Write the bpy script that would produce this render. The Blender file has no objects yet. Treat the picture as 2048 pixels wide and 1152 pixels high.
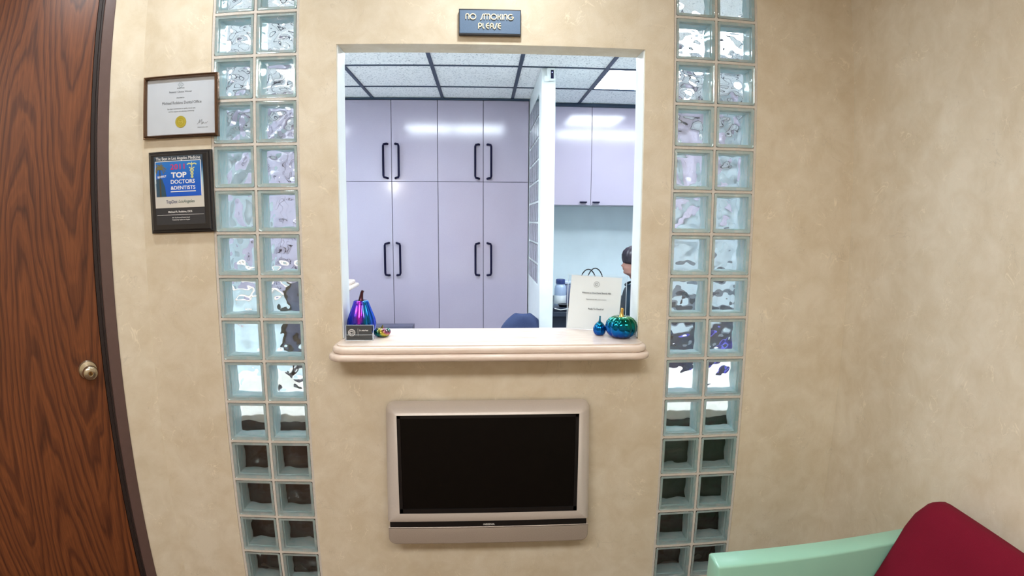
import bpy, bmesh, math, random
from mathutils import Vector, Matrix, noise
from math import sin, cos, pi, radians, sqrt, exp

random.seed(7)
SC = bpy.context.scene
COL = SC.collection

# ------------------------------------------------------------------ camera
cd = bpy.data.cameras.new('camera')
cam = bpy.data.objects.new('camera', cd)
COL.objects.link(cam)
cr = Vector((0.99862155, -0.05223848, 0.00511191))
cu = Vector((0.00129603, 0.12190292, 0.99254118))
cf = Vector((0.052472, 0.99116639, -0.12180259))
m = Matrix((cr, cu, -cf)).transposed().to_4x4()
m.translation = Vector((-0.04562728, -1.91371391, 1.5))
cam.matrix_world = m
cd.sensor_width = 36
cd.clip_start = 0.01
# a real wide lens with its barrel distortion (fitted to the glass-block grid)
cd.type = 'PANO'
cd.panorama_type = 'FISHEYE_LENS_POLYNOMIAL'
cd.fisheye_fov = radians(180)
cd.fisheye_polynomial_k0 = 0.0
cd.fisheye_polynomial_k1 = -5.22501985e-02
cd.fisheye_polynomial_k2 = 6.24770886e-06
cd.fisheye_polynomial_k3 = 4.93843222e-05
cd.fisheye_polynomial_k4 = -1.78903502e-06
SC.camera = cam

# ------------------------------------------------------------------ view, world
SC.view_settings.view_transform = 'Standard'
SC.view_settings.look = 'None'
SC.view_settings.gamma = 1.0
SC.view_settings.use_curve_mapping = False
SC.view_settings.exposure = 0.75
SC.cycles.max_bounces = 16
SC.cycles.transmission_bounces = 16
SC.cycles.transparent_max_bounces = 16
SC.cycles.diffuse_bounces = 6
SC.cycles.glossy_bounces = 6
SC.cycles.sample_clamp_indirect = 40
SC.cycles.blur_glossy = 0.5
w = bpy.data.worlds.new('world'); SC.world = w
w.use_nodes = True
w.node_tree.nodes['Background'].inputs[0].default_value = (0.8, 0.85, 1, 1)
w.node_tree.nodes['Background'].inputs[1].default_value = 0.05

# ------------------------------------------------------------------ light levels
CEIL = 2.566
WARM = (1.0, 0.83, 0.62)
NEUT = (1.0, 0.965, 0.92)
COOL = (0.80, 0.91, 1.0)
DOWNLIGHTS = [  # x, y, watts
    (0.02, -0.44, 4.6), (-1.05, -0.46, 4.2)]
LAYIN_WARM = [(-0.95, -2.3, 11.6), (0.20, -2.3, 12.4)]     # x, y, emission: waiting room panels behind the camera
BACK_LIGHT = 14.5                                     # office panels

# ------------------------------------------------------------------ helpers
def s2l(c):
    return tuple(((v / 255) / 12.92 if v / 255 <= 0.04045 else ((v / 255 + 0.055) / 1.055) ** 2.4) for v in c) + (1.0,)

class NT:
    def __init__(s, mat):
        s.t = mat.node_tree; s.n = s.t.nodes; s.l = s.t.links
    def add(s, typ, **kw):
        nd = s.n.new(typ)
        for k, v in kw.items():
            setattr(nd, k, v)
        return nd
    def link(s, a, b): s.l.new(a, b)
    def math(s, op, a, b=None, c=None):
        nd = s.add('ShaderNodeMath', operation=op)
        for i, v in enumerate((a, b, c)):
            if v is None: continue
            if isinstance(v, (int, float)): nd.inputs[i].default_value = v
            else: s.link(v, nd.inputs[i])
        return nd.outputs[0]
    def ramp(s, fac, stops, interp='LINEAR'):
        nd = s.add('ShaderNodeValToRGB'); nd.color_ramp.interpolation = interp
        e = nd.color_ramp.elements
        e[0].position, e[0].color = stops[0]; e[1].position, e[1].color = stops[-1]
        for p, c in stops[1:-1]:
            x = e.new(p); x.color = c
        s.link(fac, nd.inputs[0]); return nd.outputs[0]
    def mix(s, fac, a, b, mode='MIX'):
        nd = s.add('ShaderNodeMix', data_type='RGBA', blend_type=mode)
        for i, v in ((0, fac), (6, a), (7, b)):
            if isinstance(v, (int, float)): nd.inputs[i].default_value = v
            elif isinstance(v, tuple): nd.inputs[i].default_value = v
            else: s.link(v, nd.inputs[i])
        return nd.outputs[2]
    def coords(s, kind='Object', scale=None):
        tc = s.add('ShaderNodeTexCoord'); o = tc.outputs[kind]
        if scale:
            mp = s.add('ShaderNodeMapping'); mp.inputs['Scale'].default_value = scale
            s.link(o, mp.inputs[0]); o = mp.outputs[0]
        return o
    def noise(s, vec, scale, detail=3, rough=0.5, dist=0.0):
        nd = s.add('ShaderNodeTexNoise'); nd.inputs['Scale'].default_value = scale
        nd.inputs['Detail'].default_value = detail; nd.inputs['Roughness'].default_value = rough
        nd.inputs['Distortion'].default_value = dist
        s.link(vec, nd.inputs['Vector']); return nd.outputs[0]
    def bump(s, h, strength, dist):
        nd = s.add('ShaderNodeBump'); nd.inputs['Strength'].default_value = strength
        nd.inputs['Distance'].default_value = dist
        s.link(h, nd.inputs['Height']); return nd.outputs[0]

def mat(name, rgb=(200, 200, 200), rough=0.5, metal=0.0, spec=0.5, coat=0.0, lin=None):
    mt = bpy.data.materials.new(name); mt.use_nodes = True
    b = mt.node_tree.nodes['Principled BSDF']
    b.inputs['Base Color'].default_value = lin if lin else s2l(rgb)
    b.inputs['Roughness'].default_value = rough
    b.inputs['Metallic'].default_value = metal
    b.inputs['Specular IOR Level'].default_value = spec
    b.inputs['Coat Weight'].default_value = coat
    return mt

def speckled(name, rgb, rough=0.5, amount=0.06, scale=60, bump=0.0, **k):
    """plain paint/plastic with a faint tone variation so nothing is perfectly flat"""
    mt = mat(name, rgb, rough, **k); n = NT(mt); b = n.n['Principled BSDF']
    nz = n.noise(n.coords(), scale, 3)
    c = s2l(rgb)
    d = tuple(v * (1 - amount) for v in c[:3]) + (1,)
    l = tuple(min(1, v * (1 + amount)) for v in c[:3]) + (1,)
    n.link(n.ramp(nz, [(0.3, d), (0.7, l)]), b.inputs['Base Color'])
    if bump: n.link(n.bump(nz, 1.0, bump), b.inputs['Normal'])
    return mt

def emit(name, rgb, strength):
    mt = bpy.data.materials.new(name); mt.use_nodes = True; n = NT(mt)
    n.n.remove(n.n['Principled BSDF'])
    e = n.add('ShaderNodeEmission'); e.inputs[0].default_value = tuple(rgb) + (1,); e.inputs[1].default_value = strength
    n.link(e.outputs[0], n.n['Material Output'].inputs[0]); return mt

def link(name, me, parent=None, mats=(), loc=None, rot=None, smooth=False):
    if isinstance(me, bmesh.types.BMesh):
        bm = me; me = bpy.data.meshes.new(name); bm.normal_update(); bm.to_mesh(me); bm.free()
        for mm in (mats if isinstance(mats, (list, tuple)) else [mats]): me.materials.append(mm)
        if smooth:
            me.shade_smooth()
            if smooth != True: me.set_sharp_from_angle(angle=radians(smooth))
    o = bpy.data.objects.new(name, me); COL.objects.link(o)
    if parent: o.parent = parent
    if loc is not None: o.location = loc
    if rot is not None: o.rotation_euler = rot
    return o

def tag(o, label=None, cat=None, group=None, kind=None):
    if label: o['label'] = label
    if cat: o['category'] = cat
    if group: o['group'] = group
    if kind: o['kind'] = kind
    return o

def thing(name, loc, label, cat, rot=(0, 0, 0), group=None):
    o = bpy.data.objects.new(name, None); COL.objects.link(o)
    o.empty_display_size = 0.05; o.location = loc; o.rotation_euler = rot
    return tag(o, label, cat, group)

def box(bm, x0, y0, z0, x1, y1, z1, bev=0.0, seg=2, mi=0):
    vs = [bm.verts.new((x, y, z)) for x in (x0, x1) for y in (y0, y1) for z in (z0, z1)]
    f = [(0, 1, 3, 2), (4, 6, 7, 5), (0, 4, 5, 1), (2, 3, 7, 6), (0, 2, 6, 4), (1, 5, 7, 3)]
    fs = [bm.faces.new([vs[i] for i in q]) for q in f]
    for q in fs: q.material_index = mi
    if bev:
        es = list({e for q in fs for e in q.edges})
        r = bmesh.ops.bevel(bm, geom=es, offset=bev, segments=seg, profile=0.5, affect='EDGES')
        for q in r['faces']: q.material_index = mi
    return vs

def bx(*a, bev=0.0, seg=2):
    bm = bmesh.new(); box(bm, *a, bev=bev, seg=seg); return bm

def lathe(bm, prof, seg=32, ribs=0, depth=0.0, cx=0, cy=0, mi=0):
    """prof: list of (r, z); ribs: pumpkin lobes of relative depth"""
    rings = []
    for r, z in prof:
        if r < 1e-5:
            rings.append([bm.verts.new((cx, cy, z))]); continue
        ring = []
        for i in range(seg):
            a = 2 * pi * i / seg
            k = 1.0
            if ribs: k = 1 - depth * (1 - abs(sin(ribs * a / 2)) ** 0.7)
            ring.append(bm.verts.new((cx + r * k * cos(a), cy + r * k * sin(a), z)))
        rings.append(ring)
    for A, B in zip(rings, rings[1:]):
        n = max(len(A), len(B))
        for i in range(n):
            j = (i + 1) % n
            if len(A) == 1 and len(B) == 1: continue
            if len(A) == 1: f = [A[0], B[j], B[i]]
            elif len(B) == 1: f = [A[i], A[j], B[0]]
            else: f = [A[i], A[j], B[j], B[i]]
            q = bm.faces.new(f); q.material_index = mi
    return bm

def tube(bm, pts, rad, seg=8, mi=0, caps=True):
    pts = [Vector(p) for p in pts]; rads = rad if isinstance(rad, (list, tuple)) else [rad] * len(pts)
    rings = []; up = None
    for i, p in enumerate(pts):
        t = (pts[min(i + 1, len(pts) - 1)] - pts[max(i - 1, 0)]).normalized()
        if up is None: up = Vector((0, 0, 1)) if abs(t.z) < 0.9 else Vector((1, 0, 0))
        s = t.cross(up).normalized(); up = s.cross(t).normalized()
        rings.append([bm.verts.new(p + (s * cos(2 * pi * k / seg) + up * sin(2 * pi * k / seg)) * rads[i]) for k in range(seg)])
    for A, B in zip(rings, rings[1:]):
        for k in range(seg):
            j = (k + 1) % seg; q = bm.faces.new([A[k], A[j], B[j], B[k]]); q.material_index = mi
    if caps:
        for q in (bm.faces.new(rings[0][::-1]), bm.faces.new(rings[-1])): q.material_index = mi

def prism(bm, pts, y0, y1, mi=0):
    """2-D outline (x, z) extruded from y0 (front) to y1"""
    a = [bm.verts.new((x, y0, z)) for x, z in pts]; b = [bm.verts.new((x, y1, z)) for x, z in pts]
    fs = [bm.faces.new(a), bm.faces.new(b[::-1])]
    n = len(pts)
    for i in range(n):
        j = (i + 1) % n; fs.append(bm.faces.new([a[i], b[i], b[j], a[j]]))
    for q in fs: q.material_index = mi
    bmesh.ops.recalc_face_normals(bm, faces=fs)

def rrect(x0, z0, x1, z1, r, seg=5, rs=None):
    """rounded rectangle outline; rs = radii (bl, br, tr, tl)"""
    rs = rs or (r,) * 4; out = []
    for (cx, cz, sx, sz, a0, q) in ((x0, z0, 1, 1, 180, rs[0]), (x1, z0, -1, 1, 270, rs[1]), (x1, z1, -1, -1, 0, rs[2]), (x0, z1, 1, -1, 90, rs[3])):
        if q <= 0: out.append((cx, cz)); continue
        for k in range(seg + 1):
            a = radians(a0 + 90 * k / seg)
            out.append((cx + sx * q + q * cos(a), cz + sz * q + q * sin(a)))
    return out

def grid_wall(xs, zs, y0, y1, holes):
    """a wall slab in the xz plane between y0 and y1 with rectangular holes (x0,z0,x1,z1)"""
    bm = bmesh.new(); V = {}
    def v(i, k, j):
        if (i, k, j) not in V: V[(i, k, j)] = bm.verts.new((xs[i], (y0, y1)[j], zs[k]))
        return V[(i, k, j)]
    def solid(i, k):
        if not (0 <= i < len(xs) - 1 and 0 <= k < len(zs) - 1): return False
        cx, cz = (xs[i] + xs[i + 1]) / 2, (zs[k] + zs[k + 1]) / 2
        return not any(a < cx < c and b < cz < d for a, b, c, d in holes)
    for i in range(len(xs) - 1):
        for k in range(len(zs) - 1):
            if not solid(i, k): continue
            bm.faces.new([v(i, k, 0), v(i + 1, k, 0), v(i + 1, k + 1, 0), v(i, k + 1, 0)])
            bm.faces.new([v(i, k, 1), v(i, k + 1, 1), v(i + 1, k + 1, 1), v(i + 1, k, 1)])
            if not solid(i - 1, k): bm.faces.new([v(i, k, 0), v(i, k + 1, 0), v(i, k + 1, 1), v(i, k, 1)])
            if not solid(i + 1, k): bm.faces.new([v(i + 1, k, 0), v(i + 1, k, 1), v(i + 1, k + 1, 1), v(i + 1, k + 1, 0)])
            if not solid(i, k - 1): bm.faces.new([v(i, k, 0), v(i, k, 1), v(i + 1, k, 1), v(i + 1, k, 0)])
            if not solid(i, k + 1): bm.faces.new([v(i, k + 1, 0), v(i + 1, k + 1, 0), v(i + 1, k + 1, 1), v(i, k + 1, 1)])
    return bm

def text_mesh(name, body, size, x, z, y, mt, parent, align='CENTER', bold=0.0, ext=0.0003, sx=1.0, shear=0.0, width=None, rz=0.0):
    """flat lettering: built-in font turned into a thin mesh, facing -Y"""
    cv = bpy.data.curves.new(name, 'FONT'); cv.body = body; cv.size = size; cv.align_x = align
    cv.extrude = ext; cv.offset = bold * size; cv.resolution_u = 3; cv.shear = shear; cv.space_line = 0.95
    tmp = bpy.data.objects.new('tmp', cv); COL.objects.link(tmp)
    dg = bpy.context.evaluated_depsgraph_get(); dg.update()
    me = bpy.data.meshes.new_from_object(tmp.evaluated_get(dg)); me.name = name
    bpy.data.objects.remove(tmp); bpy.data.curves.remove(cv)
    if width:
        xs = [v.co.x for v in me.vertices]; sx = width / max(1e-6, max(xs) - min(xs))
    for v in me.vertices:
        X, Z = v.co.x * sx, v.co.y
        if rz: X, Z = X * cos(rz) - Z * sin(rz), X * sin(rz) + Z * cos(rz)
        v.co = (x + X, y - v.co.z, z + Z)
    me.materials.clear(); me.materials.append(mt)
    return link(name, me, parent)

def join_parts(name, objs, parent, mats):
    """each printed line is a part of its own"""
    for o in objs: o.name = name; o.parent = parent

# ------------------------------------------------------------------ materials
def wallpaper(name, base):
    mt = mat(name, base, 0.62, spec=0.35); n = NT(mt); b = n.n['Principled BSDF']
    co = n.coords()
    big = n.noise(co, 2.3, 4, 0.6); mid = n.noise(co, 11, 5, 0.62, 0.4); fine = n.noise(co, 240, 3, 0.7)
    c = s2l(base)
    dk = tuple(c[i] * k for i, k in enumerate((0.90, 0.86, 0.79))) + (1,)
    lt = tuple(min(1, c[i] * k) for i, k in enumerate((1.07, 1.08, 1.10))) + (1,)
    col = n.ramp(n.math('ADD', n.math('MULTIPLY', big, 0.45), n.math('MULTIPLY', mid, 0.55)), [(0.38, dk), (0.62, lt)])
    # pale and dark hairline veins, marbled paper
    def veins(scale, width, seed, dist):
        mp = n.add('ShaderNodeMapping'); mp.inputs['Location'].default_value = (seed, seed * 2.1, -seed); n.link(co, mp.inputs[0])
        nz = n.noise(mp.outputs[0], scale, 4, 0.55, dist)
        line = n.math('SUBTRACT', 1.0, n.math('MINIMUM', 1.0, n.math('MULTIPLY', n.math('ABSOLUTE', n.math('SUBTRACT', nz, 0.5)), 1 / width)))
        gate = n.ramp(n.noise(mp.outputs[0], scale * 1.7, 2, 0.5), [(0.52, (0, 0, 0, 1)), (0.62, (1, 1, 1, 1))])
        return n.math('MULTIPLY', line, gate)
    v1 = veins(7, 0.008, 3.1, 1.2); v2 = veins(6, 0.006, 8.7, 1.4)
    col = n.mix(n.math('MULTIPLY', v1, 0.6), col, tuple(min(1, v * 1.3) for v in c[:3]) + (1,))
    col = n.mix(n.math('MULTIPLY', v2, 0.45), col, tuple(v * 0.66 for v in c[:3]) + (1,))
    col = n.mix(0.10, col, n.ramp(fine, [(0.3, dk), (0.7, lt)]))
    n.link(col, b.inputs['Base Color'])
    n.link(n.bump(n.math('ADD', fine, n.math('MULTIPLY', mid, 2.0)), 0.35, 0.0012), b.inputs['Normal'])
    return mt
M_WALL = wallpaper('beige_wallpaper', (213, 203, 184))

def oak():
    mt = mat('oak_veneer', (130, 65, 30), 0.42, spec=0.4); n = NT(mt); b = n.n['Principled BSDF']
    co = n.coords('Object'); sep = n.add('ShaderNodeSeparateXYZ'); n.link(co, sep.inputs[0])
    u, v = sep.outputs[0], sep.outputs[2]
    warp = n.noise(n.coords('Object', (5.0, 1.0, 1.1)), 1.0, 3, 0.55)
    warp2 = n.noise(n.coords('Object', (26.0, 1.0, 2.6)), 1.0, 3, 0.6)
    # cathedral grain: contours of height against a cosine across the leaf
    cosu = n.math('COSINE', n.math('MULTIPLY', n.math('ADD', u, 0.415), 2 * pi / 0.33))
    t = n.math('ADD', n.math('MULTIPLY', v, 0.85), n.math('MULTIPLY', cosu, -0.50))
    t = n.math('ADD', t, n.math('MULTIPLY', warp, 0.95)); t = n.math('ADD', t, n.math('MULTIPLY', warp2, 0.20))
    ring = n.math('FRACT', n.math('MULTIPLY', t, 5.2))
    band = n.ramp(ring, [(0.0, (0.1, 0.1, 0.1, 1)), (0.12, (0.3, 0.3, 0.3, 1)), (0.40, (0.8, 0.8, 0.8, 1)), (0.78, (0.9, 0.9, 0.9, 1)), (0.93, (0.3, 0.3, 0.3, 1)), (1.0, (0.1, 0.1, 0.1, 1))])
    ring2 = n.math('FRACT', n.math('MULTIPLY', t, 17.0))
    band2 = n.ramp(ring2, [(0.0, (0.25, 0.25, 0.25, 1)), (0.4, (1, 1, 1, 1)), (1.0, (0.35, 0.35, 0.35, 1))])
    pores = n.noise(n.coords('Object', (420.0, 1.0, 9.0)), 1.0, 3, 0.7)
    pores2 = n.noise(n.coords('Object', (110.0, 1.0, 3.0)), 1.0, 3, 0.7)
    f = n.math('ADD', n.math('MULTIPLY', band, 0.34), n.math('MULTIPLY', band2, 0.12))
    f = n.math('ADD', f, n.math('MULTIPLY', pores, 0.30)); f = n.math('ADD', f, n.math('MULTIPLY', n.math('ADD', n.math('MULTIPLY', n.math('SUBTRACT', pores2, 0.5), 1.6), 0.5), 0.34))
    col = n.ramp(f, [(0.25, s2l((54, 27, 15))), (0.48, s2l((84, 44, 24))), (0.70, s2l((110, 61, 32))), (0.95, s2l((134, 80, 45)))])
    n.link(col, b.inputs['Base Color'])
    n.link(n.bump(pores, 0.4, 0.0006), b.inputs['Normal'])
    return mt
M_OAK = oak()
M_FRAME = speckled('brown_painted_steel', (92, 72, 68), 0.38, 0.05, 40)
M_WHITEPAINT = speckled('white_gloss_paint', (226, 232, 232), 0.3, 0.03, 12, 0.0003)
M_BACKWALL = speckled('pale_office_paint', (226, 238, 242), 0.55, 0.025, 6)
M_CARPET = speckled('brown_carpet', (105, 82, 68), 0.95, 0.25, 300, 0.003)
M_CEILPAINT = speckled('white_ceiling_paint', (222, 218, 208), 0.8, 0.03, 30)

def lam():
    mt = mat('lilac_laminate', (186, 176, 196), 0.13, spec=0.7); n = NT(mt); b = n.n['Principled BSDF']
    fine = n.noise(n.coords(), 500, 2, 0.6); cl = n.noise(n.coords(), 3, 2)
    n.link(n.mix(0.5, n.ramp(fine, [(0.3, s2l((166, 156, 174))), (0.7, s2l((178, 169, 185)))]), n.ramp(cl, [(0.3, s2l((171, 160, 179))), (0.7, s2l((176, 166, 184)))])), b.inputs['Base Color'])
    wv = n.noise(n.coords('Object', (1.0, 1.0, 1.0)), 16, 2, 0.5)
    n.link(n.bump(wv, 0.25, 0.0006), b.inputs['Normal'])
    return mt
M_LAM = lam()
M_DARKGAP = mat('dark_gap', (30, 28, 40), 0.6)
M_NAVY = mat('navy_handle_plastic', (14, 11, 44), 0.55, spec=0.15)
def tile_mat():
    mt = mat('acoustic_tile', (205, 208, 212), 0.9, spec=0.2); n = NT(mt); b = n.n['Principled BSDF']
    nz = n.noise(n.coords('Object', (1, 1, 1)), 75, 3, 0.75)
    n.link(n.ramp(nz, [(0.34, s2l((150, 154, 162))), (0.44, s2l((240, 242, 243))), (0.7, s2l((250, 250, 250)))]), b.inputs['Base Color'])
    n.link(n.bump(nz, 0.5, 0.002), b.inputs['Normal'])
    return mt
M_TILE = tile_mat()
M_TEE = mat('dark_tee_rail', (40, 58, 80), 0.45)
M_PANEL = emit('light_panel', COOL, BACK_LIGHT)
M_PANEL_WARM = emit('warm_light_panel', NEUT, LAYIN_WARM[0][2])

def stone():
    mt = mat('cream_marble', (222, 208, 196), 0.22, spec=0.5); n = NT(mt); b = n.n['Principled BSDF']
    st = n.noise(n.coords('Object', (3.0, 30.0, 60.0)), 1.0, 5, 0.65, 0.6)
    fl = n.noise(n.coords('Object', (14.0, 60.0, 90.0)), 1.0, 4, 0.7)
    c = n.mix(0.45, n.ramp(st, [(0.35, s2l((205, 184, 170))), (0.65, s2l((230, 219, 210)))]), n.ramp(fl, [(0.35, s2l((210, 192, 178))), (0.65, s2l((228, 216, 206)))]))
    n.link(c, b.inputs['Base Color'])
    n.link(n.ramp(n.noise(n.coords(), 30, 3), [(0.3, (0.2,) * 3 + (1,)), (0.7, (0.24,) * 3 + (1,))]), b.inputs['Roughness'])
    return mt
M_STONE = stone()
M_SILVER = speckled('silver_plastic', (206, 198, 192), 0.34, 0.03, 300, metal=0.12)
M_SILVER2 = speckled('silver_grille', (168, 156, 146), 0.42, 0.12, 500, metal=0.15)
M_BLACK = mat('black_plastic', (14, 13, 15), 0.35)
M_SCREEN = mat('dark_screen', (7, 5, 4), 0.38, spec=0.2)
M_TEXTW = mat('white_print', (232, 232, 232), 0.6)
M_TEXTG = mat('grey_print', (90, 92, 98), 0.7)
M_TEXTD = mat('dark_print', (36, 38, 44), 0.7)
M_MINT = speckled('mint_lacquer', (140, 190, 170), 0.28, 0.02, 8, coat=0.3)
def fabric():
    mt = mat('crimson_fabric', (108, 8, 34), 0.88, spec=0.2); n = NT(mt); b = n.n['Principled BSDF']
    nz = n.noise(n.coords(), 700, 2, 0.8); w2 = n.noise(n.coords(), 6, 2)
    c = n.mix(0.5, n.ramp(nz, [(0.3, s2l((88, 2, 24))), (0.7, s2l((116, 8, 40)))]), n.ramp(w2, [(0.3, s2l((102, 6, 31))), (0.7, s2l((114, 10, 36)))]))
    n.link(c, b.inputs['Base Color']); n.link(n.bump(nz, 0.6, 0.001), b.inputs['Normal'])
    b.inputs['Sheen Weight'].default_value = 0.0
    return mt
M_RED = fabric()
M_STEEL = mat('brushed_steel', (190, 180, 160), 0.25, metal=1.0)

def clear_glass(name, tint=(1, 1, 1, 1), rough=0.0):
    mt = mat(name, rough=rough, lin=tint); b = mt.node_tree.nodes['Principled BSDF']
    b.inputs['Transmission Weight'].default_value = 1.0; b.inputs['IOR'].default_value = 1.5
    return mt
M_GLASS = clear_glass('clear_wavy_glass', (0.985, 0.997, 1.0, 1))
def acrylic():
    mt = bpy.data.materials.new('clear_acrylic'); mt.use_nodes = True; n = NT(mt)
    n.n.remove(n.n['Principled BSDF'])
    t = n.add('ShaderNodeBsdfTransparent'); t.inputs[0].default_value = (0.97, 0.98, 0.985, 1)
    g = n.add('ShaderNodeBsdfGlossy'); g.inputs['Roughness'].default_value = 0.05
    f = n.add('ShaderNodeFresnel'); f.inputs[0].default_value = 1.45
    ge = n.add('ShaderNodeNewGeometry')
    ff = n.math('MULTIPLY', f.outputs[0], n.math('SUBTRACT', 1.0, ge.outputs['Backfacing']))
    mx = n.add('ShaderNodeMixShader'); n.link(ff, mx.inputs[0]); n.link(t.outputs[0], mx.inputs[1]); n.link(g.outputs[0], mx.inputs[2])
    n.link(mx.outputs[0], n.n['Material Output'].inputs[0]); return mt
M_ACRYL = acrylic()
def rim_mat():
    mt = bpy.data.materials.new('aqua_block_edge'); mt.use_nodes = True; n = NT(mt)
    n.n.remove(n.n['Principled BSDF'])
    nz = n.noise(n.coords('Object', (8, 30, 8)), 3.0, 4, 0.6, 0.8)
    c = n.ramp(nz, [(0.3, s2l((206, 238, 242))), (0.5, s2l((228, 248, 251))), (0.72, s2l((250, 255, 255)))])
    d = n.add('ShaderNodeBsdfDiffuse'); n.link(c, d.inputs[0])
    t = n.add('ShaderNodeBsdfTranslucent'); n.link(c, t.inputs[0])
    g = n.add('ShaderNodeBsdfGlossy'); g.inputs['Roughness'].default_value = 0.12; g.inputs[0].default_value = (0.85, 0.95, 0.95, 1)
    m1 = n.add('ShaderNodeMixShader'); m1.inputs[0].default_value = 0.32; n.link(d.outputs[0], m1.inputs[1]); n.link(t.outputs[0], m1.inputs[2])
    m2 = n.add('ShaderNodeMixShader'); m2.inputs[0].default_value = 0.15; n.link(m1.outputs[0], m2.inputs[1]); n.link(g.outputs[0], m2.inputs[2])
    n.link(m2.outputs[0], n.n['Material Output'].inputs[0]); return mt
M_RIM = rim_mat()
M_EDGE_GLINT = mat('painted_edge_glint', (214, 226, 236), 0.2)  # opaque pale strips stand in for light caught in the clear edges
M_GROUT = speckled('pale_grout', (204, 198, 190), 0.85, 0.06, 200, 0.0006)

# ------------------------------------------------------------------ setting: walls, floor, ceilings
XL, XR = -0.8317, 0.7751         # centre joints of the two block columns
PIT, GAP, Z0 = 0.1524, 0.0095, 2.2206
HW = PIT + 0.005
ZB, ZT = Z0 - 14 * PIT, Z0 + 2 * PIT
OX0, OX1, OZ0, OZ1 = -0.545, 0.515, 1.045, 2.098
xs = [-1.253, XL - HW, XL + HW, OX0, OX1, XR - HW, XR + HW, 1.333]
zs = [0, ZB, OZ0, OZ1, ZT, CEIL + 0.05]
holes = [(XL - HW, ZB, XL + HW, ZT), (XR - HW, ZB, XR + HW, ZT), (OX0, OZ0, OX1, OZ1)]
wf = link('wall_front', grid_wall(xs, zs, 0.0, 0.1, holes), None, M_WALL)
tag(wf, kind='structure')
wr = tag(link('wall_right', bx(1.333, -3.7, 0, 1.45, 0.1, CEIL + 0.05), None, M_WALL), kind='structure')
# wall set at 45 degrees with the door
A0 = Vector((-1.253, 0, 0)); TD = Vector((-sqrt(.5), -sqrt(.5), 0)); ND = Vector((sqrt(.5), -sqrt(.5), 0))
DS0, DS1, DTOP = 0.118, 1.12, 2.46      # door frame outer edges along the angled wall, head
ANG = math.atan2(TD.y, TD.x)
# local frame of the angled wall: +x runs back towards the corner, -y faces the room
ROT45 = (0, 0, radians(45))
def ang(s, off=0, z=0): return A0 + TD * s + ND * off + Vector((0, 0, z))
wa = link('wall_left', grid_wall([-1.7, -DS1, -DS0, 0.0], [0, DTOP, CEIL + 0.05], 0, 0.1, [(-DS1, -0.01, -DS0, DTOP)]), None, M_WALL, A0, ROT45)
tag(wa, kind='structure')
P17 = ang(1.7)
tag(link('wall_side', bx(P17.x - 0.1, -3.7, 0, P17.x, P17.y + 0.06, CEIL + 0.05), None, M_WALL), kind='structure')
tag(link('wall_back', bx(P17.x - 0.1, -3.8, 0, 1.45, -3.7, CEIL + 0.05), None, M_WALL), kind='structure')
tag(link('floor', bx(-3.2, -3.8, -0.1, 3.0, 0.05, 0), None, M_CARPET), kind='structure')
tag(link('floor', bx(-3.2, 0.05, -0.1, 3.0, 3.8, 0), None, speckled('pale_bounce_floor', (206, 204, 198), 0.5, 0.05, 20)), kind='structure')  # unseen office floor, made pale to bounce light onto the tiles
tag(link('ceiling', bx(-2.7, -3.8, CEIL, 1.45, 0.1, CEIL + 0.08), None, M_CEILPAINT), kind='structure')
# white painted jamb liners of the reception opening
for nm, x0, x1 in (('trim_1', OX0 - 0.001, OX0 + 0.004), ('trim_2', OX1 - 0.004, OX1 + 0.001)):
    tag(link(nm, bx(x0, 0.006, 1.083, x1, 0.104, OZ1, bev=0.001), None, M_WHITEPAINT), kind='structure')

# ---- office behind the window
BY = 2.99
CT = CEIL
tag(link('wall_office_left', bx(-2.90, 0.1, 0, -2.80, 3.7, CT + 0.1), None, M_BACKWALL), kind='structure')
tag(link('wall_office_back', bx(-2.90, 3.62, 0, 2.9, 3.72, CT + 0.1), None, M_BACKWALL), kind='structure')
tag(link('wall_office_right', bx(2.75, 0.1, 0, 2.85, 3.7, CT + 0.1), None, M_BACKWALL), kind='structure')
tag(link('wall_office_front', bx(-2.90, 0.0, 0, -1.2535, 0.1, CT + 0.1), None, M_BACKWALL), kind='structure')
tag(link('wall_office_front', bx(1.3335, 0.0, 0, 2.85, 0.1, CT + 0.1), None, M_BACKWALL), kind='structure')
# suspended ceiling: dark tee rails and tiles, one tile a piece
TX0, T = -1.0102, 0.6096
ylines = [0.1, 0.43, 1.04, 1.64, 1.9728, 2.5824, 3.192, 3.70]
xlines = [-2.80, TX0 - 2 * T, TX0 - T, TX0, TX0 + T, TX0 + 2 * T, TX0 + 3 * T, TX0 + 4 * T, TX0 + 5 * T, 2.75]
co_ = bpy.data.objects.new('ceiling_office', None); COL.objects.link(co_); tag(co_, kind='structure')
slab = link('ceiling_slab', bx(-2.85, 0.1, CT + 0.10, 2.85, 3.72, CT + 0.16), co_, M_CEILPAINT)
lights_cells = {(3, 2), (4, 2), (6, 2), (7, 2), (6, 4), (0, 2), (1, 2)}
for i in range(len(xlines) - 1):
    for j in range(len(ylines) - 1):
        a, b_, c, d = xlines[i], ylines[j], xlines[i + 1], ylines[j + 1]
        if (i, j) in lights_cells: continue
        link('ceiling_tile', bx(a + 0.006, b_ + 0.006, CT + 0.004, c - 0.006, d - 0.006, CT + 0.02, bev=0.002, seg=1), co_, M_TILE)
for k in range(1, 9):
    x = xlines[k]; link('tee_rail', bx(x - 0.013, 0.1, CT - 0.004, x + 0.013, 3.7, CT + 0.006, bev=0.001, seg=1), co_, M_TEE)
for k in range(1, 7):
    y = ylines[k]; link('tee_rail', bx(-2.79, y - 0.010, CT - 0.002, 2.75, y + 0.010, CT + 0.005, bev=0.001, seg=1), co_, M_TEE)
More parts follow.
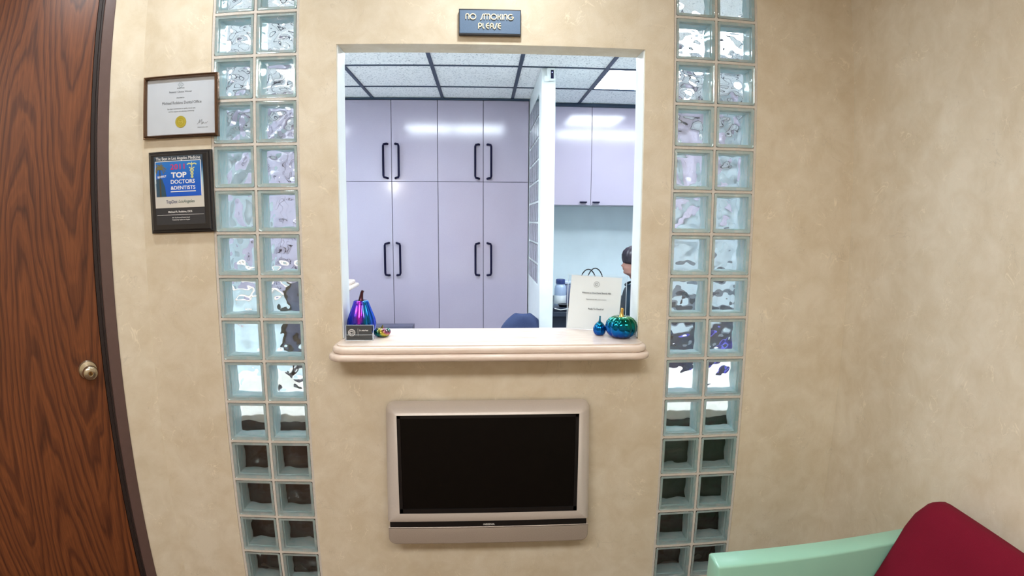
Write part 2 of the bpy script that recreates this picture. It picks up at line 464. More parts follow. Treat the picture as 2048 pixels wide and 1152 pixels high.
LL = ['white fluorescent ceiling panel seen at the top right of the reception window',
      'fluorescent ceiling panel over the desk, above the tall cupboards\' left half',
      'fluorescent ceiling panel over the desk at the right of the office',
      'fluorescent ceiling panel at the far left of the office']
def fixture(x0, y0, x1, y1, label):
    t = thing('ceiling_light', ((x0 + x1) / 2, (y0 + y1) / 2, CT), label, 'light')
    hx, hy = (x1 - x0) / 2 - 0.014, (y1 - y0) / 2 - 0.012
    link('diffuser', bx(-hx, -hy, 0.003, hx, hy, 0.008), t, M_PANEL)
    bm = bmesh.new()
    for q in ((-hx, -hy, hx, -hy + 0.012), (-hx, hy - 0.012, hx, hy), (-hx, -hy, -hx + 0.012, hy), (hx - 0.012, -hy, hx, hy)):
        box(bm, q[0], q[1], 0.0, q[2], q[3], 0.02)
    link('frame', bm, t, M_TEE)
fixture(xlines[6], ylines[4], xlines[7], ylines[5], LL[0])
fixture(xlines[3] + 0.05, ylines[2], xlines[5], ylines[3], LL[1])
fixture(xlines[6], ylines[2], xlines[8], ylines[3], LL[2])
fixture(xlines[0], ylines[2], xlines[2], ylines[3], LL[3])

# waiting-room lamps (behind and above the camera)
for i, (x, y, e) in enumerate(LAYIN_WARM):
    t = thing('ceiling_light', (x, y, CEIL), ['warm white ceiling panel on the left behind the viewer', 'warm white ceiling panel on the right behind the viewer'][i], 'light')
    link('diffuser', bx(-0.55, -0.28, -0.012, 0.55, 0.28, -0.006), t, M_PANEL_WARM)
    bm = bmesh.new(); box(bm, -0.59, -0.32, -0.008, 0.59, 0.32, -0.001, bev=0.003)
    link('frame', bm, t, M_WHITEPAINT)
for i, (x, y, wt) in enumerate(DOWNLIGHTS):
    t = thing('downlight', (x, y, CEIL), ['recessed downlight above the no smoking sign', 'recessed downlight above the framed certificates'][i], 'light')
    bm = bmesh.new(); lathe(bm, [(0.055, -0.001), (0.085, -0.001), (0.085, -0.006), (0.055, -0.006), (0.055, -0.001)], 32)
    link('trim_ring', bm, t, M_WHITEPAINT)
    ld = bpy.data.lights.new('downlight_bulb', 'AREA'); ld.shape = 'DISK'; ld.size = 0.11; ld.energy = wt; ld.color = (0.93, 0.98, 1.0)
    lo = bpy.data.objects.new('downlight_bulb', ld); COL.objects.link(lo); lo.parent = t; lo.location = (0, 0, -0.01)

# ------------------------------------------------------------------ glass blocks
def block_mesh(seed, name='glass_block', k_=1.0):
    rnd = random.Random(seed); off = Vector((rnd.random() * 50, rnd.random() * 50, rnd.random() * 50))
    H = (PIT - GAP) / 2; N = 28
    bm = bmesh.new()
    def wave(x, z, k):
        e = min(H - 0.014 - abs(x), H - 0.014 - abs(z)); m = max(0.0, min(1.0, e / 0.008))
        return m * 0.0052 * (noise.noise(Vector((x * 21, z * 21, k * 7.3)) + off) + 0.22 * noise.noise(Vector((x * 46, z * 46, k * 3.1)) + off))
    def pane(yo, yi, k, amp, sgn):
        """one closed pane: outer flat face at yo, wavy inner face at yi (sgn = +1 when outer is the -Y side)"""
        g = {}
        for i in range(N + 1):
            for j in range(N + 1):
                x = -H + 2 * H * i / N; z = -H + 2 * H * j / N
                if (i in (0, N)) and (j in (0, N)): x *= 0.965; z *= 0.965
                g[i, j] = bm.verts.new((x, yi + sgn * amp * wave(x, z, k), z))
        per = [(i, 0) for i in range(N)] + [(N, j) for j in range(N)] + [(i, N) for i in range(N, 0, -1)] + [(0, j) for j in range(N, 0, -1)]
        A = []; B = []
        for q in per:
            c = g[q].co; A.append(bm.verts.new((c.x, yo + sgn * 0.0035, c.z))); B.append(bm.verts.new((c.x * 0.94, yo, c.z * 0.94)))
        fs = []
        for i in range(N):
            for j in range(N): fs.append(bm.faces.new([g[i, j], g[i + 1, j], g[i + 1, j + 1], g[i, j + 1]]))
        P = [g[q] for q in per]; n = len(P)
        for i in range(n):
            j = (i + 1) % n
            fs.append(bm.faces.new([P[i], P[j], A[j], A[i]])); fs.append(bm.faces.new([A[i], A[j], B[j], B[i]]))
        fs.append(bm.faces.new(B))
        for f in fs: f.smooth = len(f.verts) == 4
        bmesh.ops.recalc_face_normals(bm, faces=fs)
    pane(0.0, 0.009, 1, 0.5 * k_, 1)
    pane(0.095, 0.084, 2, 1.7 * k_, -1)
    # moulded edge ring between the panes
    a, b_ = H - 0.001, H - 0.011; fs = []
    ro = []
    for y in (0.0092, 0.0858):
        ro.append([[bm.verts.new((sx * r, y, sz * r)) for sx, sz in ((-1, -1), (1, -1), (1, 1), (-1, 1))] for r in (a, b_)])
    for i in range(4):
        j = (i + 1) % 4
        (oa, ia), (ob, ib) = ro
        fs += [bm.faces.new([oa[i], oa[j], ob[j], ob[i]]), bm.faces.new([ia[i], ib[i], ib[j], ia[j]]),
               bm.faces.new([oa[i], ia[i], ia[j], oa[j]]), bm.faces.new([ob[i], ob[j], ib[j], ib[i]])]
    for f in fs: f.material_index = 1
    bmesh.ops.recalc_face_normals(bm, faces=fs)
    # inner moulded step, seen as the second square
    a, b_ = H - 0.011, H - 0.0145
    for y in (0.022,):
        fs = []
        q = [[bm.verts.new((sx * r, yy, sz * r)) for sx, sz in ((-1, -1), (1, -1), (1, 1), (-1, 1))] for r, yy in ((a, y), (b_, y), (b_, y + 0.05), (a, y + 0.05))]
        for u in range(3):
            for i in range(4):
                j = (i + 1) % 4; fs.append(bm.faces.new([q[u][i], q[u][j], q[u + 1][j], q[u + 1][i]]))
        for f in fs: f.material_index = 1
    me = bpy.data.meshes.new(name); bm.to_mesh(me); bm.free()
    me.materials.append(M_GLASS); me.materials.append(M_RIM)
    return me
BLOCKS = [block_mesh(s) for s in range(6)]
SMOOTH_BLOCK = block_mesh(20, k_=0.12)
def block_column(xc, label):
    p = thing('glass_block_panel', (xc, 0, ZB), label, 'glass blocks')
    # grout: a grid of mortar strips, recessed from the glass faces
    bm = bmesh.new(); g = GAP / 2 - 0.0003; rows = 16
    for k in range(rows + 1):
        z = k * PIT; zz0 = max(0.0005, z - g); zz1 = min(rows * PIT - 0.0005, z + g)
        box(bm, -HW + 0.0005, 0.003, zz0, HW - 0.0005, 0.092, zz1)
    for x0, x1 in ((-HW + 0.0005, -PIT + g), (-g, g), (PIT - g, HW - 0.0005)):
        for k in range(rows): box(bm, x0, 0.0032, k * PIT + g, x1, 0.0918, (k + 1) * PIT - g)
    link('grout', bm, p, M_GROUT)
    for k in range(rows):
        for s in (-1, 1):
            o = link('glass_block', random.choice(BLOCKS), p, loc=(s * PIT / 2, -0.001, (k + 0.5) * PIT))
    return p
block_column(XL, 'tall panel of aqua glass blocks, two wide, between the framed certificates and the reception window')
block_column(XR, 'tall panel of aqua glass blocks, two wide, right of the reception window')

# ------------------------------------------------------------------ door in the angled wall
d = thing('door_1', A0, None, None, ROT45); tag(d, kind='structure')
link_frame = bmesh.new()
for s0, s1, z0, z1 in ((DS0, DS0 + 0.040, 0, DTOP), (DS1 - 0.040, DS1, 0, DTOP), (DS0, DS1, DTOP - 0.040, DTOP)):
    box(link_frame, -s1, -0.006, z0, -s0, 0.104, z1, bev=0.0025)
link('door_frame', link_frame, d, M_FRAME)
bm = bmesh.new()
for s0, s1, z0, z1 in ((DS0 + 0.040, DS0 + 0.056, 0, DTOP - 0.040), (DS1 - 0.056, DS1 - 0.040, 0, DTOP - 0.040), (DS0 + 0.040, DS1 - 0.040, DTOP - 0.056, DTOP - 0.040)):
    box(bm, -s1, 0.066, z0, -s0, 0.104, z1, bev=0.0015)
link('door_stop', bm, d, M_FRAME)
M_REBATE = mat('dark_brown_rebate', (40, 27, 24), 0.6)  # darker brown than the frame, lines the rebate
bm = bmesh.new(); box(bm, -(DS0 + 0.046), 0.008, 0.0, -(DS0 + 0.040), 0.10, DTOP - 0.04); box(bm, -(DS0 + 0.058), 0.022, 0.0, -(DS0 + 0.046), 0.10, DTOP - 0.04)
link('frame_rebate', bm, d, M_REBATE)
link('door_leaf', bx(-(DS1 - 0.043), 0.018, 0.008, -(DS0 + 0.060), 0.062, DTOP - 0.043, bev=0.0015), d, M_OAK)
bm = bmesh.new()
KS, KZ = 0.232, 0.998
def ylathe(bm, prof, x, z, seg=32, mi=0):
    """lathe about an axis along -Y; prof = (radius, distance out from y=0.018)"""
    tmp = bmesh.new(); lathe(tmp, [(r, h) for r, h in prof], seg)
    for v in tmp.verts: X, Y, Z = v.co; v.co = (x + X, 0.018 - Z, z + Y)
    me = bpy.data.meshes.new('t'); 
    for f in tmp.faces: f.material_index = mi
    tmp.to_mesh(me); tmp.free(); bm.from_mesh(me); bpy.data.meshes.remove(me)
kn = bmesh.new()
ylathe(kn, [(0.0, 0.0), (0.034, 0.0), (0.0345, 0.003), (0.031, 0.008), (0.016, 0.012), (0.0125, 0.02), (0.0125, 0.034), (0.018, 0.037), (0.0245, 0.044), (0.0265, 0.053), (0.025, 0.061), (0.019, 0.066), (0.010, 0.067), (0.0095, 0.065), (0.0, 0.065)], -KS, KZ)
bmesh.ops.recalc_face_normals(kn, faces=kn.faces)
knob = link('door_handle', kn, d, M_STEEL, smooth=40)
ky = bmesh.new(); ylathe(ky, [(0.0, 0.0655), (0.0075, 0.0655), (0.007, 0.0675), (0.0, 0.0675)], -KS, KZ, 20)
link('keyhole', ky, knob, speckled('brass', (150, 110, 60), 0.35, metal=1.0), smooth=40)
box(bm, -KS - 0.0012, -0.0502, KZ - 0.005, -KS + 0.0012, -0.0498, KZ + 0.005)
link('key_slot', bm, knob, M_BLACK)

# ------------------------------------------------------------------ marble sill
t = thing('window_sill', (0, 0, 1.083), 'cream marble ledge with stepped rounded edge under the reception window', 'ledge')
def slab_outline(x0, x1, yf, yb, r, seg=8):
    pts = [(x1, yb), (x0, yb)]
    for k in range(seg + 1):
        a = radians(180 + 90 * k / seg); pts.append((x0 + r + r * cos(a), yf + r + r * sin(a)))
    for k in range(seg + 1):
        a = radians(270 + 90 * k / seg); pts.append((x1 - r + r * cos(a), yf + r + r * sin(a)))
    return pts
def bullnose_slab(bm, x0, x1, yf, yb, z0, z1, r, steps, inset):
    """slab with a shaped nose; inset(t) gives how far the nose is pulled in at height t in 0..1"""
    rings = []
    for k in range(steps + 1):
        tt = k / steps; q = inset(tt); z = z0 + (z1 - z0) * tt
        rings.append([bm.verts.new((x, y, z)) for x, y in slab_outline(x0 + q, x1 - q, yf + q, yb, max(0.004, r - q))])
    for A, B in zip(rings, rings[1:]):
        n = len(A)
        for i in range(n): bm.faces.new([A[i], A[(i + 1) % n], B[(i + 1) % n], B[i]])
    bm.faces.new(rings[0][::-1]); bm.faces.new(rings[-1])
    bmesh.ops.recalc_face_normals(bm, faces=bm.faces)
rnd_ = lambda R: (lambda tt: R * (1 - sqrt(max(0, 1 - (2 * tt - 1) ** 2))))
bm = bmesh.new(); bullnose_slab(bm, -0.572, 0.532, -0.132, 0.0, -0.052, -0.028, 0.055, 10, rnd_(0.010)); link('lower_edge', bm, t, M_STONE, smooth=50)
bm = bmesh.new(); bullnose_slab(bm, -0.560, 0.522, -0.122, 0.0, -0.028, -0.004, 0.05, 10, rnd_(0.009)); link('upper_edge', bm, t, M_STONE, smooth=50)
bm = bmesh.new()
pts = [(OX1 - 0.004, 0.19), (OX0 + 0.004, 0.19), (OX0 + 0.004, 0.002), (-0.546, 0.002)] + slab_outline(-0.546, 0.508, -0.106, 0.0, 0.04)[2:] + [(0.508, 0.002), (OX1 - 0.004, 0.002)]
a = [bm.verts.new((x, y, -0.004)) for x, y in pts]; b_ = [bm.verts.new((x, y, 0.0)) for x, y in pts]
bm.faces.new(a[::-1]); bm.faces.new(b_)
for i in range(len(pts)): j = (i + 1) % len(pts); bm.faces.new([a[i], a[j], b_[j], b_[i]])
bmesh.ops.recalc_face_normals(bm, faces=bm.faces)
link('top_slab', bm, t, M_STONE)
link('slab_core', bx(OX0 + 0.003, 0.0, -0.036, OX1 - 0.003, 0.188, -0.004), t, M_STONE)

# ------------------------------------------------------------------ no smoking sign
t = thing('no_smoking_sign', (-0.024, -0.001, 2.168), 'dark blue-grey plaque reading NO SMOKING PLEASE above the reception window', 'sign')
M_SIGN = speckled('slate_blue_plastic', (82, 108, 138), 0.5, 0.08, 300)
M_SIGNEDGE = mat('dark_plastic_edge', (24, 28, 38), 0.4)
bm = bmesh.new(); box(bm, -0.1045, -0.018, -0.0435, 0.1045, 0, 0.0435, bev=0.001, seg=1); link('backing', bm, t, M_SIGNEDGE)
bm = bmesh.new(); box(bm, -0.1015, -0.0195, -0.0385, 0.1015, -0.0175, 0.0385); link('face', bm, t, M_SIGN)
M_CREAM = mat('cream_letter', (238, 224, 190), 0.45)
def arc(cx, cz, rx, rz, a0, a1, n=12): return [(cx + rx * cos(radians(a0 + (a1 - a0) * k / n)), cz + rz * sin(radians(a0 + (a1 - a0) * k / n))) for k in range(n + 1)]
# art-deco letters as strokes in a unit cell (width w, height 1)
GL = {
 'N': (0.62, [arc(0.31, 0.68, 0.22, 0.22, 180, 0) , [(0.09, 0.70), (0.09, 0.08)], [(0.53, 0.70), (0.53, 0.08)]]),
 'O': (1.02, [arc(0.51, 0.5, 0.41, 0.41, 0, 360, 24)]),
 'S': (0.50, [[(0.0, 0.02), (0.12, 0.06), (0.22, 0.2), (0.28, 0.5), (0.36, 0.8), (0.50, 0.93)]]),
 'M': (0.98, [[(0.09, 0.08), (0.09, 0.72)], arc(0.29, 0.72, 0.20, 0.2, 180, 0), [(0.49, 0.72), (0.49, 0.08)], arc(0.69, 0.72, 0.20, 0.2, 180, 0), [(0.89, 0.72), (0.89, 0.08)]]),
 'K': (0.60, [[(0.09, 0.92), (0.09, 0.08)], [(0.50, 0.92), (0.36, 0.55), (0.50, 0.08)], [(0.09, 0.52), (0.38, 0.52)]]),
 'I': (0.26, [[(0.12, 0.92), (0.12, 0.08)]]),
 'G': (0.98, [arc(0.48, 0.5, 0.39, 0.41, 55, 360, 22), [(0.87, 0.5), (0.55, 0.5)]]),
 'P': (0.66, [[(0.09, 0.0), (0.09, 0.88)], arc(0.24, 0.62, 0.32, 0.28, 110, -110, 12)]),
 'L': (0.50, [[(0.10, 0.92), (0.10, 0.35)], arc(0.32, 0.33, 0.22, 0.25, 180, 275, 8)]),
 'E': (0.66, [arc(0.52, 0.5, 0.42, 0.42, 90, 270, 16), [(0.12, 0.52), (0.58, 0.52)]]),
 'A': (0.66, [[(0.09, 0.08), (0.09, 0.62)], arc(0.31, 0.62, 0.22, 0.28, 180, 0), [(0.53, 0.62), (0.53, 0.08)], [(0.09, 0.42), (0.53, 0.42)]]),
 ' ': (0.55, []),
}
def stroke(bm, pts, wd, y0, y1):
    P = [Vector((x, z)) for x, z in pts]; L = []; R = []
    for i, p in enumerate(P):
        tg = (P[min(i + 1, len(P) - 1)] - P[max(i - 1, 0)]).normalized(); nn = Vector((-tg.y, tg.x)) * wd / 2
        L.append(p + nn); R.append(p - nn)
    rows = [[bm.verts.new((q.x, y, q.y)) for q in S] for S, y in ((L, y0), (R, y0), (R, y1), (L, y1))]
    for i in range(len(P) - 1):
        for k in range(4):
            A_, B_ = rows[k], rows[(k + 1) % 4]; bm.faces.new([A_[i], A_[i + 1], B_[i + 1], B_[i]])
    bm.faces.new([rows[k][0] for k in range(4)]); bm.faces.new([rows[k][-1] for k in (3, 2, 1, 0)])
def word(text, x0, zb, h, width, y):
    tot = sum(GL[c][0] for c in text); sx = width / tot; x = x0
    for c in text:
        wdt, st = GL[c]
        if st:
            bm = bmesh.new()
            for s in st: stroke(bm, [(x + px * sx, zb + pz * h) for px, pz in s], 0.0030, y - 0.004, y)
            bmesh.ops.recalc_face_normals(bm, faces=bm.faces)
            link('letter', bm, t, M_CREAM)
        x += wdt * sx
word('NO SMOKING', -0.083, 0.0055, 0.0215, 0.164, -0.0195)
word('PLEASE', -0.040, -0.0245, 0.0205, 0.079, -0.0195)

# ------------------------------------------------------------------ framed certificate
M_BRONZE = speckled('bronze_moulding', (122, 98, 80), 0.25, 0.1, 60, metal=0.8)
M_PAPER = speckled('pale_paper', (206, 210, 218), 0.55, 0.02, 20)
M_PICGLASS = M_ACRYL
def moulding(x0, z0, x1, z1, prof):
    """picture-frame moulding; prof: (inset from outer edge, distance out from the wall)"""
    bm = bmesh.new(); rings = []
    for q, h in prof:
        rings.append([bm.verts.new((x, -h, z)) for x, z in ((x0 + q, z0 + q), (x1 - q, z0 + q), (x1 - q, z1 - q), (x0 + q, z1 - q))])
    for A, B in zip(rings, rings[1:] + rings[:1]):
        for i in range(4): bm.faces.new([A[i], A[(i + 1) % 4], B[(i + 1) % 4], B[i]])
    bmesh.ops.recalc_face_normals(bm, faces=bm.faces); return bm
t = thing('framed_certificate', (-1.0985, -0.001, 1.902), 'bronze framed white certificate with gold seal hanging by the glass blocks', 'certificate')
t.rotation_euler = (0, radians(-0.4), 0)
W2, H2 = 0.1425, 0.110
link('frame', moulding(-W2, -H2, W2, H2, [(0, 0), (0, 0.014), (0.003, 0.018), (0.006, 0.015), (0.009, 0.019), (0.0125, 0.012), (0.0125, 0)]), t, M_BRONZE)
paper = link('paper', bx(-W2 + 0.012, -0.007, -H2 + 0.012, W2 - 0.012, -0.005, H2 - 0.012), t, M_PAPER)
link('glass_cover', bx(-W2 + 0.0123, -0.0105, -H2 + 0.0123, W2 - 0.0123, -0.0092, H2 - 0.0123), t, M_PICGLASS)
Y = -0.0072
L = [text_mesh('x', "Patients' Choice Winner", 0.0088, 0.0, 0.048, Y, M_TEXTG, None),
     text_mesh('x', 'Awarded to', 0.0062, 0.0, 0.028, Y, M_TEXTG, None),
     text_mesh('x', 'Michael Robbins Dental Office', 0.0145, 0.004, 0.008, Y, M_TEXTG, None, width=0.150),
     text_mesh('x', 'For their commitment to quality dental care', 0.0060, 0.003, -0.010, Y, M_TEXTG, None, width=0.106),
     text_mesh('x', 'and the support of a thriving community', 0.0060, 0.003, -0.0195, Y, M_TEXTG, None, width=0.098),
     text_mesh('x', 'PATIENT CARE', 0.0042, 0.001, 0.0620, Y, M_TEXTG, None, bold=0.01),
     text_mesh('x', 'Michael Robbins, DDS', 0.0042, 0.083, -0.078, Y, M_TEXTG, None)]
join_parts('lettering', L, t, [M_TEXTG])
bm = bmesh.new()
for a in range(4):
    cx, cz = 0.0055 * cos(a * pi / 2), 0.0055 * sin(a * pi / 2)
    stroke(bm, arc(0.001 + cx, 0.0755 + cz, 0.0042, 0.0042, a * 90 - 120, a * 90 + 120, 10), 0.0007, -0.0076, -0.0072)
stroke(bm, arc(0.001, 0.0755, 0.0028, 0.0028, 30, 330, 10), 0.0006, -0.0076, -0.0072)
link('emblem', bm, t, mat('green_grey_print', (88, 118, 116), 0.6))
bm = bmesh.new(); 
sq = [(0.0205 * (1 + 0.035 * cos(24 * a)) * cos(a), 0.0205 * (1 + 0.035 * cos(24 * a)) * sin(a)) for a in [2 * pi * k / 96 for k in range(96)]]
prism(bm, [(x + 0.001, z - 0.0545) for x, z in sq], -0.0080, -0.0071)
seal = link('gold_seal', bm, t, speckled('gold_foil', (196, 178, 60), 0.4, 0.15, 500, metal=0.4))
bm = bmesh.new()
for r in (0.0165, 0.0085): stroke(bm, arc(0.001, -0.0545, r, r, 0, 360, 32), 0.0006, -0.0084, -0.0078)
stroke(bm, [(-0.006, -0.052), (-0.001, -0.056), (0.004, -0.052), (0.008, -0.057)], 0.0014, -0.0084, -0.0078)
link('seal_relief', bm, seal, speckled('pale_gold', (226, 214, 110), 0.35, metal=0.3))
bm = bmesh.new()
sg = [(0.063, -0.066), (0.068, -0.060), (0.073, -0.050), (0.0715, -0.062), (0.076, -0.055), (0.081, -0.049), (0.080, -0.058), (0.079, -0.067), (0.083, -0.061), (0.086, -0.058), (0.083, -0.0655), (0.088, -0.061), (0.091, -0.0655), (0.094, -0.060), (0.096, -0.065), (0.102, -0.057)]
stroke(bm, sg, 0.0007, -0.0076, -0.0072)
link('signature', bm, t, M_TEXTD)

# ------------------------------------------------------------------ black award plaque
t = thing('award_plaque', (-1.1, -0.001, 1.605), 'black wooden award plaque with blue 2011 Top Doctors cover, below the certificate', 'plaque')
t.rotation_euler = (0, radians(-1.0), 0)
M_BLK = speckled('black_lacquered_wood', (20, 20, 26), 0.3, 0.1, 40, coat=0.3)
W2, H2 = 0.119, 0.142
bm = bmesh.new(); rings = []
for q, h in ((0, 0), (0, 0.010), (0.004, 0.0125), (0.0065, 0.0125), (0.0085, 0.017), (0.0125, 0.020), (0.0135, 0.020)):
    rings.append([bm.verts.new((x, -h, z)) for x, z in ((-W2 + q, -H2 + q), (W2 - q, -H2 + q), (W2 - q, H2 - q), (-W2 + q, H2 - q))])
for A, B in zip(rings, rings[1:]):
    for i in range(4): bm.faces.new([A[i], A[(i + 1) % 4], B[(i + 1) % 4], B[i]])
bm.faces.new(rings[-1]); bm.faces.new(rings[0][::-1]); bmesh.ops.recalc_face_normals(bm, faces=bm.faces)
link('board', bm, t, M_BLK)
link('engraved_plate', bx(-0.092, -0.0212, -0.113, 0.092, -0.0198, 0.125), t, mat('dark_plate', (48, 50, 56), 0.3))
bm = bmesh.new(); box(bm, -0.092, -0.0222, -0.055, 0.092, -0.0210, 0.124)
M_COVER = mat('silver_cover', (196, 196, 190), 0.35)
n = NT(M_COVER); b = n.n['Principled BSDF']; sp = n.add('ShaderNodeSeparateXYZ'); n.link(n.coords(), sp.inputs[0])
n.link(n.ramp(n.math('MULTIPLY', n.math('ADD', sp.outputs[2], 0.055), 5.58), [(0.0, s2l((204, 200, 192))), (0.3, s2l((198, 198, 194))), (0.55, s2l((150, 186, 206))), (0.78, s2l((40, 98, 150))), (0.9, s2l((36, 58, 78))), (1.0, s2l((60, 72, 84)))]), b.inputs['Base Color'])
cover = link('magazine_cover', bm, t, M_COVER)
bm = bmesh.new(); box(bm, -0.086, -0.0226, -0.016, 0.084, -0.0220, 0.1055)
M_BLUE = mat('blue_print', (20, 96, 190), 0.35); n = NT(M_BLUE); b = n.n['Principled BSDF']
sp = n.add('ShaderNodeSeparateXYZ'); n.link(n.coords(), sp.inputs[0])
n.link(n.ramp(n.math('MULTIPLY', n.math('ADD', sp.outputs[2], 0.016), 8.2), [(0.0, s2l((10, 84, 196))), (0.5, s2l((14, 92, 190))), (1.0, s2l((40, 118, 196)))]), b.inputs['Base Color'])
link('blue_panel', bm, cover, M_BLUE)
bm = bmesh.new()
for s in ([(-0.0865, 0.03), (-0.0865, 0.1060), (0.0845, 0.1060), (0.0845, -0.016)],):
    for a, b_ in zip(s, s[1:]): stroke(bm, [a, b_], 0.0020, -0.0232, -0.0221)
box(bm, -0.031, -0.0232, -0.0010, 0.0635, -0.0225, 0.0020)
link('white_rule', bm, cover, M_TEXTW)
# photograph of a palm on the cover
M_PALM = mat('palm_print', (112, 104, 60), 0.6); M_TRUNK = mat('trunk_print', (70, 64, 50), 0.6)
bm = bmesh.new()
for k in range(13):
    a = radians(-30 + 20 * k); r = 0.019 + 0.004 * (k % 3)
    cx, cz = -0.070, 0.080
    p0 = (cx, cz); p1 = (cx + r * 0.6 * cos(a), cz + r * 0.6 * sin(a) + 0.003); p2 = (cx + r * cos(a) * 0.95, cz + r * sin(a) - 0.006)
    stroke(bm, [q if q[0] > -0.0845 else (-0.0845, q[1]) for q in (p0, p1, p2)], 0.0028, -0.0231 - 0.00001 * k, -0.0226)
link('palm_crown', bm, cover, M_PALM)
bm = bmesh.new(); prism(bm, [(-0.0735, -0.016), (-0.0665, -0.016), (-0.068, 0.078), (-0.0715, 0.078)], -0.0230, -0.0226); link('palm_trunk', bm, cover, M_TRUNK)
bm = bmesh.new(); prism(bm, [(-0.0855, -0.0158), (-0.048, -0.0158), (-0.052, 0.018), (-0.062, 0.046), (-0.0855, 0.046)], -0.0229, -0.0226); link('building_print', bm, cover, mat('teal_grey_print', (40, 74, 96), 0.6))
L = [text_mesh('x', 'BEVERLY', 0.0100, -0.062, 0.0505, -0.0228, M_TEXTW, None, bold=0.02, width=0.034, rz=0.12)]
RED = mat('magenta_print', (206, 44, 96), 0.5)
L += [text_mesh('x', '2011', 0.0260, 0.0005, 0.0770, -0.0228, RED, None, bold=0.012, width=0.054),
      text_mesh('x', 'TOP', 0.0250, 0.0020, 0.0490, -0.0228, M_TEXTW, None, bold=0.035, width=0.058),
      text_mesh('x', 'DOCTORS', 0.0190, 0.0155, 0.0280, -0.0228, M_TEXTW, None, bold=0.014, width=0.090),
      text_mesh('x', '&DENTISTS', 0.0170, 0.0160, 0.0075, -0.0228, M_TEXTW, None, bold=0.014, width=0.092),
      text_mesh('x', 'The Best in Los Angeles Medicine', 0.0150, 0.0, 0.1105, -0.0224, M_TEXTW, None, width=0.168)]
NAVYP = mat('navy_print', (34, 44, 96), 0.5); GREENP = mat('green_print', (40, 84, 78), 0.5)
L += [text_mesh('x', 'TopDoc', 0.0165, -0.0290, -0.0395, -0.0224, NAVYP, None, bold=0.006, width=0.042),
      text_mesh('x', 'LosAngeles', 0.0150, 0.0260, -0.0385, -0.0224, GREENP, None, shear=0.25, width=0.060),
      text_mesh('x', 'Michael R. Robbins, DDS', 0.0090, 0.0, -0.0720, -0.0214, M_TEXTW, None, bold=0.01, width=0.090),
      text_mesh('x', '2011 Top Doctors & Dentists Award', 0.0055, 0.002, -0.0910, -0.0214, M_TEXTW, None, width=0.066),
      text_mesh('x', 'Presented by TopDoc Los Angeles', 0.0055, 0.002, -0.0985, -0.0214, M_TEXTW, None, width=0.066)]
join_parts('lettering', L, t, [M_TEXTW, RED, NAVYP, GREENP])
bm = bmesh.new(); box(bm, -0.088, -0.0216, -0.0800, 0.088, -0.0211, -0.0790); link('plate_rule', bm, t, M_TEXTW)
bm = bmesh.new(); GOLD = mat('pale_yellow_print', (206, 208, 140), 0.5)
stroke(bm, [(0.052, 0.044), (0.052, 0.100)], 0.0022, -0.0232, -0.0226)
for s in (-1, 1):
    stroke(bm, [(0.052, 0.092), (0.052 + s * 0.010, 0.0955), (0.052 + s * 0.0175, 0.0915)], 0.0038, -0.0233, -0.0226)
    stroke(bm, [(0.052 + s * (0.0095 * exp(-k * 0.09)) * cos(k * 0.85), 0.082 - k * 0.0030) for k in range(13)], 0.0026, -0.0234 - 0.0002 * (s > 0), -0.0226)
link('caduceus', bm, cover, GOLD)

# ------------------------------------------------------------------ television
t = thing('television', (-0.026, 0, 0.605), 'silver flat television with a dark screen, on the wall under the marble ledge', 'television')
def tv(x): return x + 0.026
bm = bmesh.new()
# body shell: rounded outline, face curves back at the top
X0, X1, ZA, ZTp = -0.367, 0.363, 0.421 - 0.605, 0.8585 - 0.605
SX0, SX1, SZ0, SZ1 = -0.3215, 0.3165, 0.461 - 0.605, 0.830 - 0.605
# front frame as a ring of profile sections around the screen
def frame_ring(bm):
    N = 10
    outer = rrect(X0, ZA, X1, ZTp, 0, N, rs=(0.006, 0.006, 0.026, 0.026))
    n = len(outer)
    def lay(pts, y): return [bm.verts.new((x, y(x, z) if callable(y) else y, z)) for x, z in pts]
    def inset(q, f):  # shrink outline towards the screen opening by factor f
        cx, cz = (SX0 + SX1) / 2, (SZ0 + SZ1) / 2
        out = []
        for x, z in q:
            ix = min(max(x, SX0), SX1); iz = min(max(z, SZ0), SZ1)
            out.append((x + (ix - x) * f, z + (iz - z) * f))
        return out
    R = [lay(outer, -0.012), lay(outer, lambda x, z: -0.028 if z > SZ1 else -0.070), lay(inset(outer, 0.10), lambda x, z: -0.048 if z > SZ1 else -0.079), lay(inset(outer, 0.30), lambda x, z: -0.066 if z > SZ1 else -0.083),
         lay(inset(outer, 0.62), lambda x, z: -0.079 if z > SZ1 else -0.0855), lay(inset(outer, 1.0), -0.0865)]
    for A, B in zip(R, R[1:]):
        for i in range(n): 
            f = [A[i], A[(i + 1) % n], B[(i + 1) % n], B[i]]
            bm.faces.new(f)
    return R
frame_ring(bm)
bmesh.ops.remove_doubles(bm, verts=bm.verts, dist=1e-6)
bmesh.ops.recalc_face_normals(bm, faces=bm.faces)
link('bezel', bm, t, M_SILVER, smooth=30)
bm = bmesh.new(); prism(bm, rrect(X0 + 0.012, ZA + 0.012, X1 - 0.012, ZTp - 0.012, 0.02), -0.062, -0.001); link('rear_case', bm, t, M_BLACK)
bm = bmesh.new()
iw = 0.012
for q in ((SX0, SZ0, SX1, SZ0 + iw + 0.004), (SX0, SZ1 - iw, SX1, SZ1), (SX0, SZ0, SX0 + iw, SZ1), (SX1 - iw, SZ0, SX1, SZ1)):
    box(bm, q[0], -0.084, q[1], q[2], -0.064, q[3])
link('inner_frame', bm, t, M_BLACK)
link('screen', bx(SX0 + iw * 0.8, -0.0815, SZ0 + iw * 0.8, SX1 - iw * 0.8, -0.063, SZ1 - iw * 0.8), t, M_SCREEN)
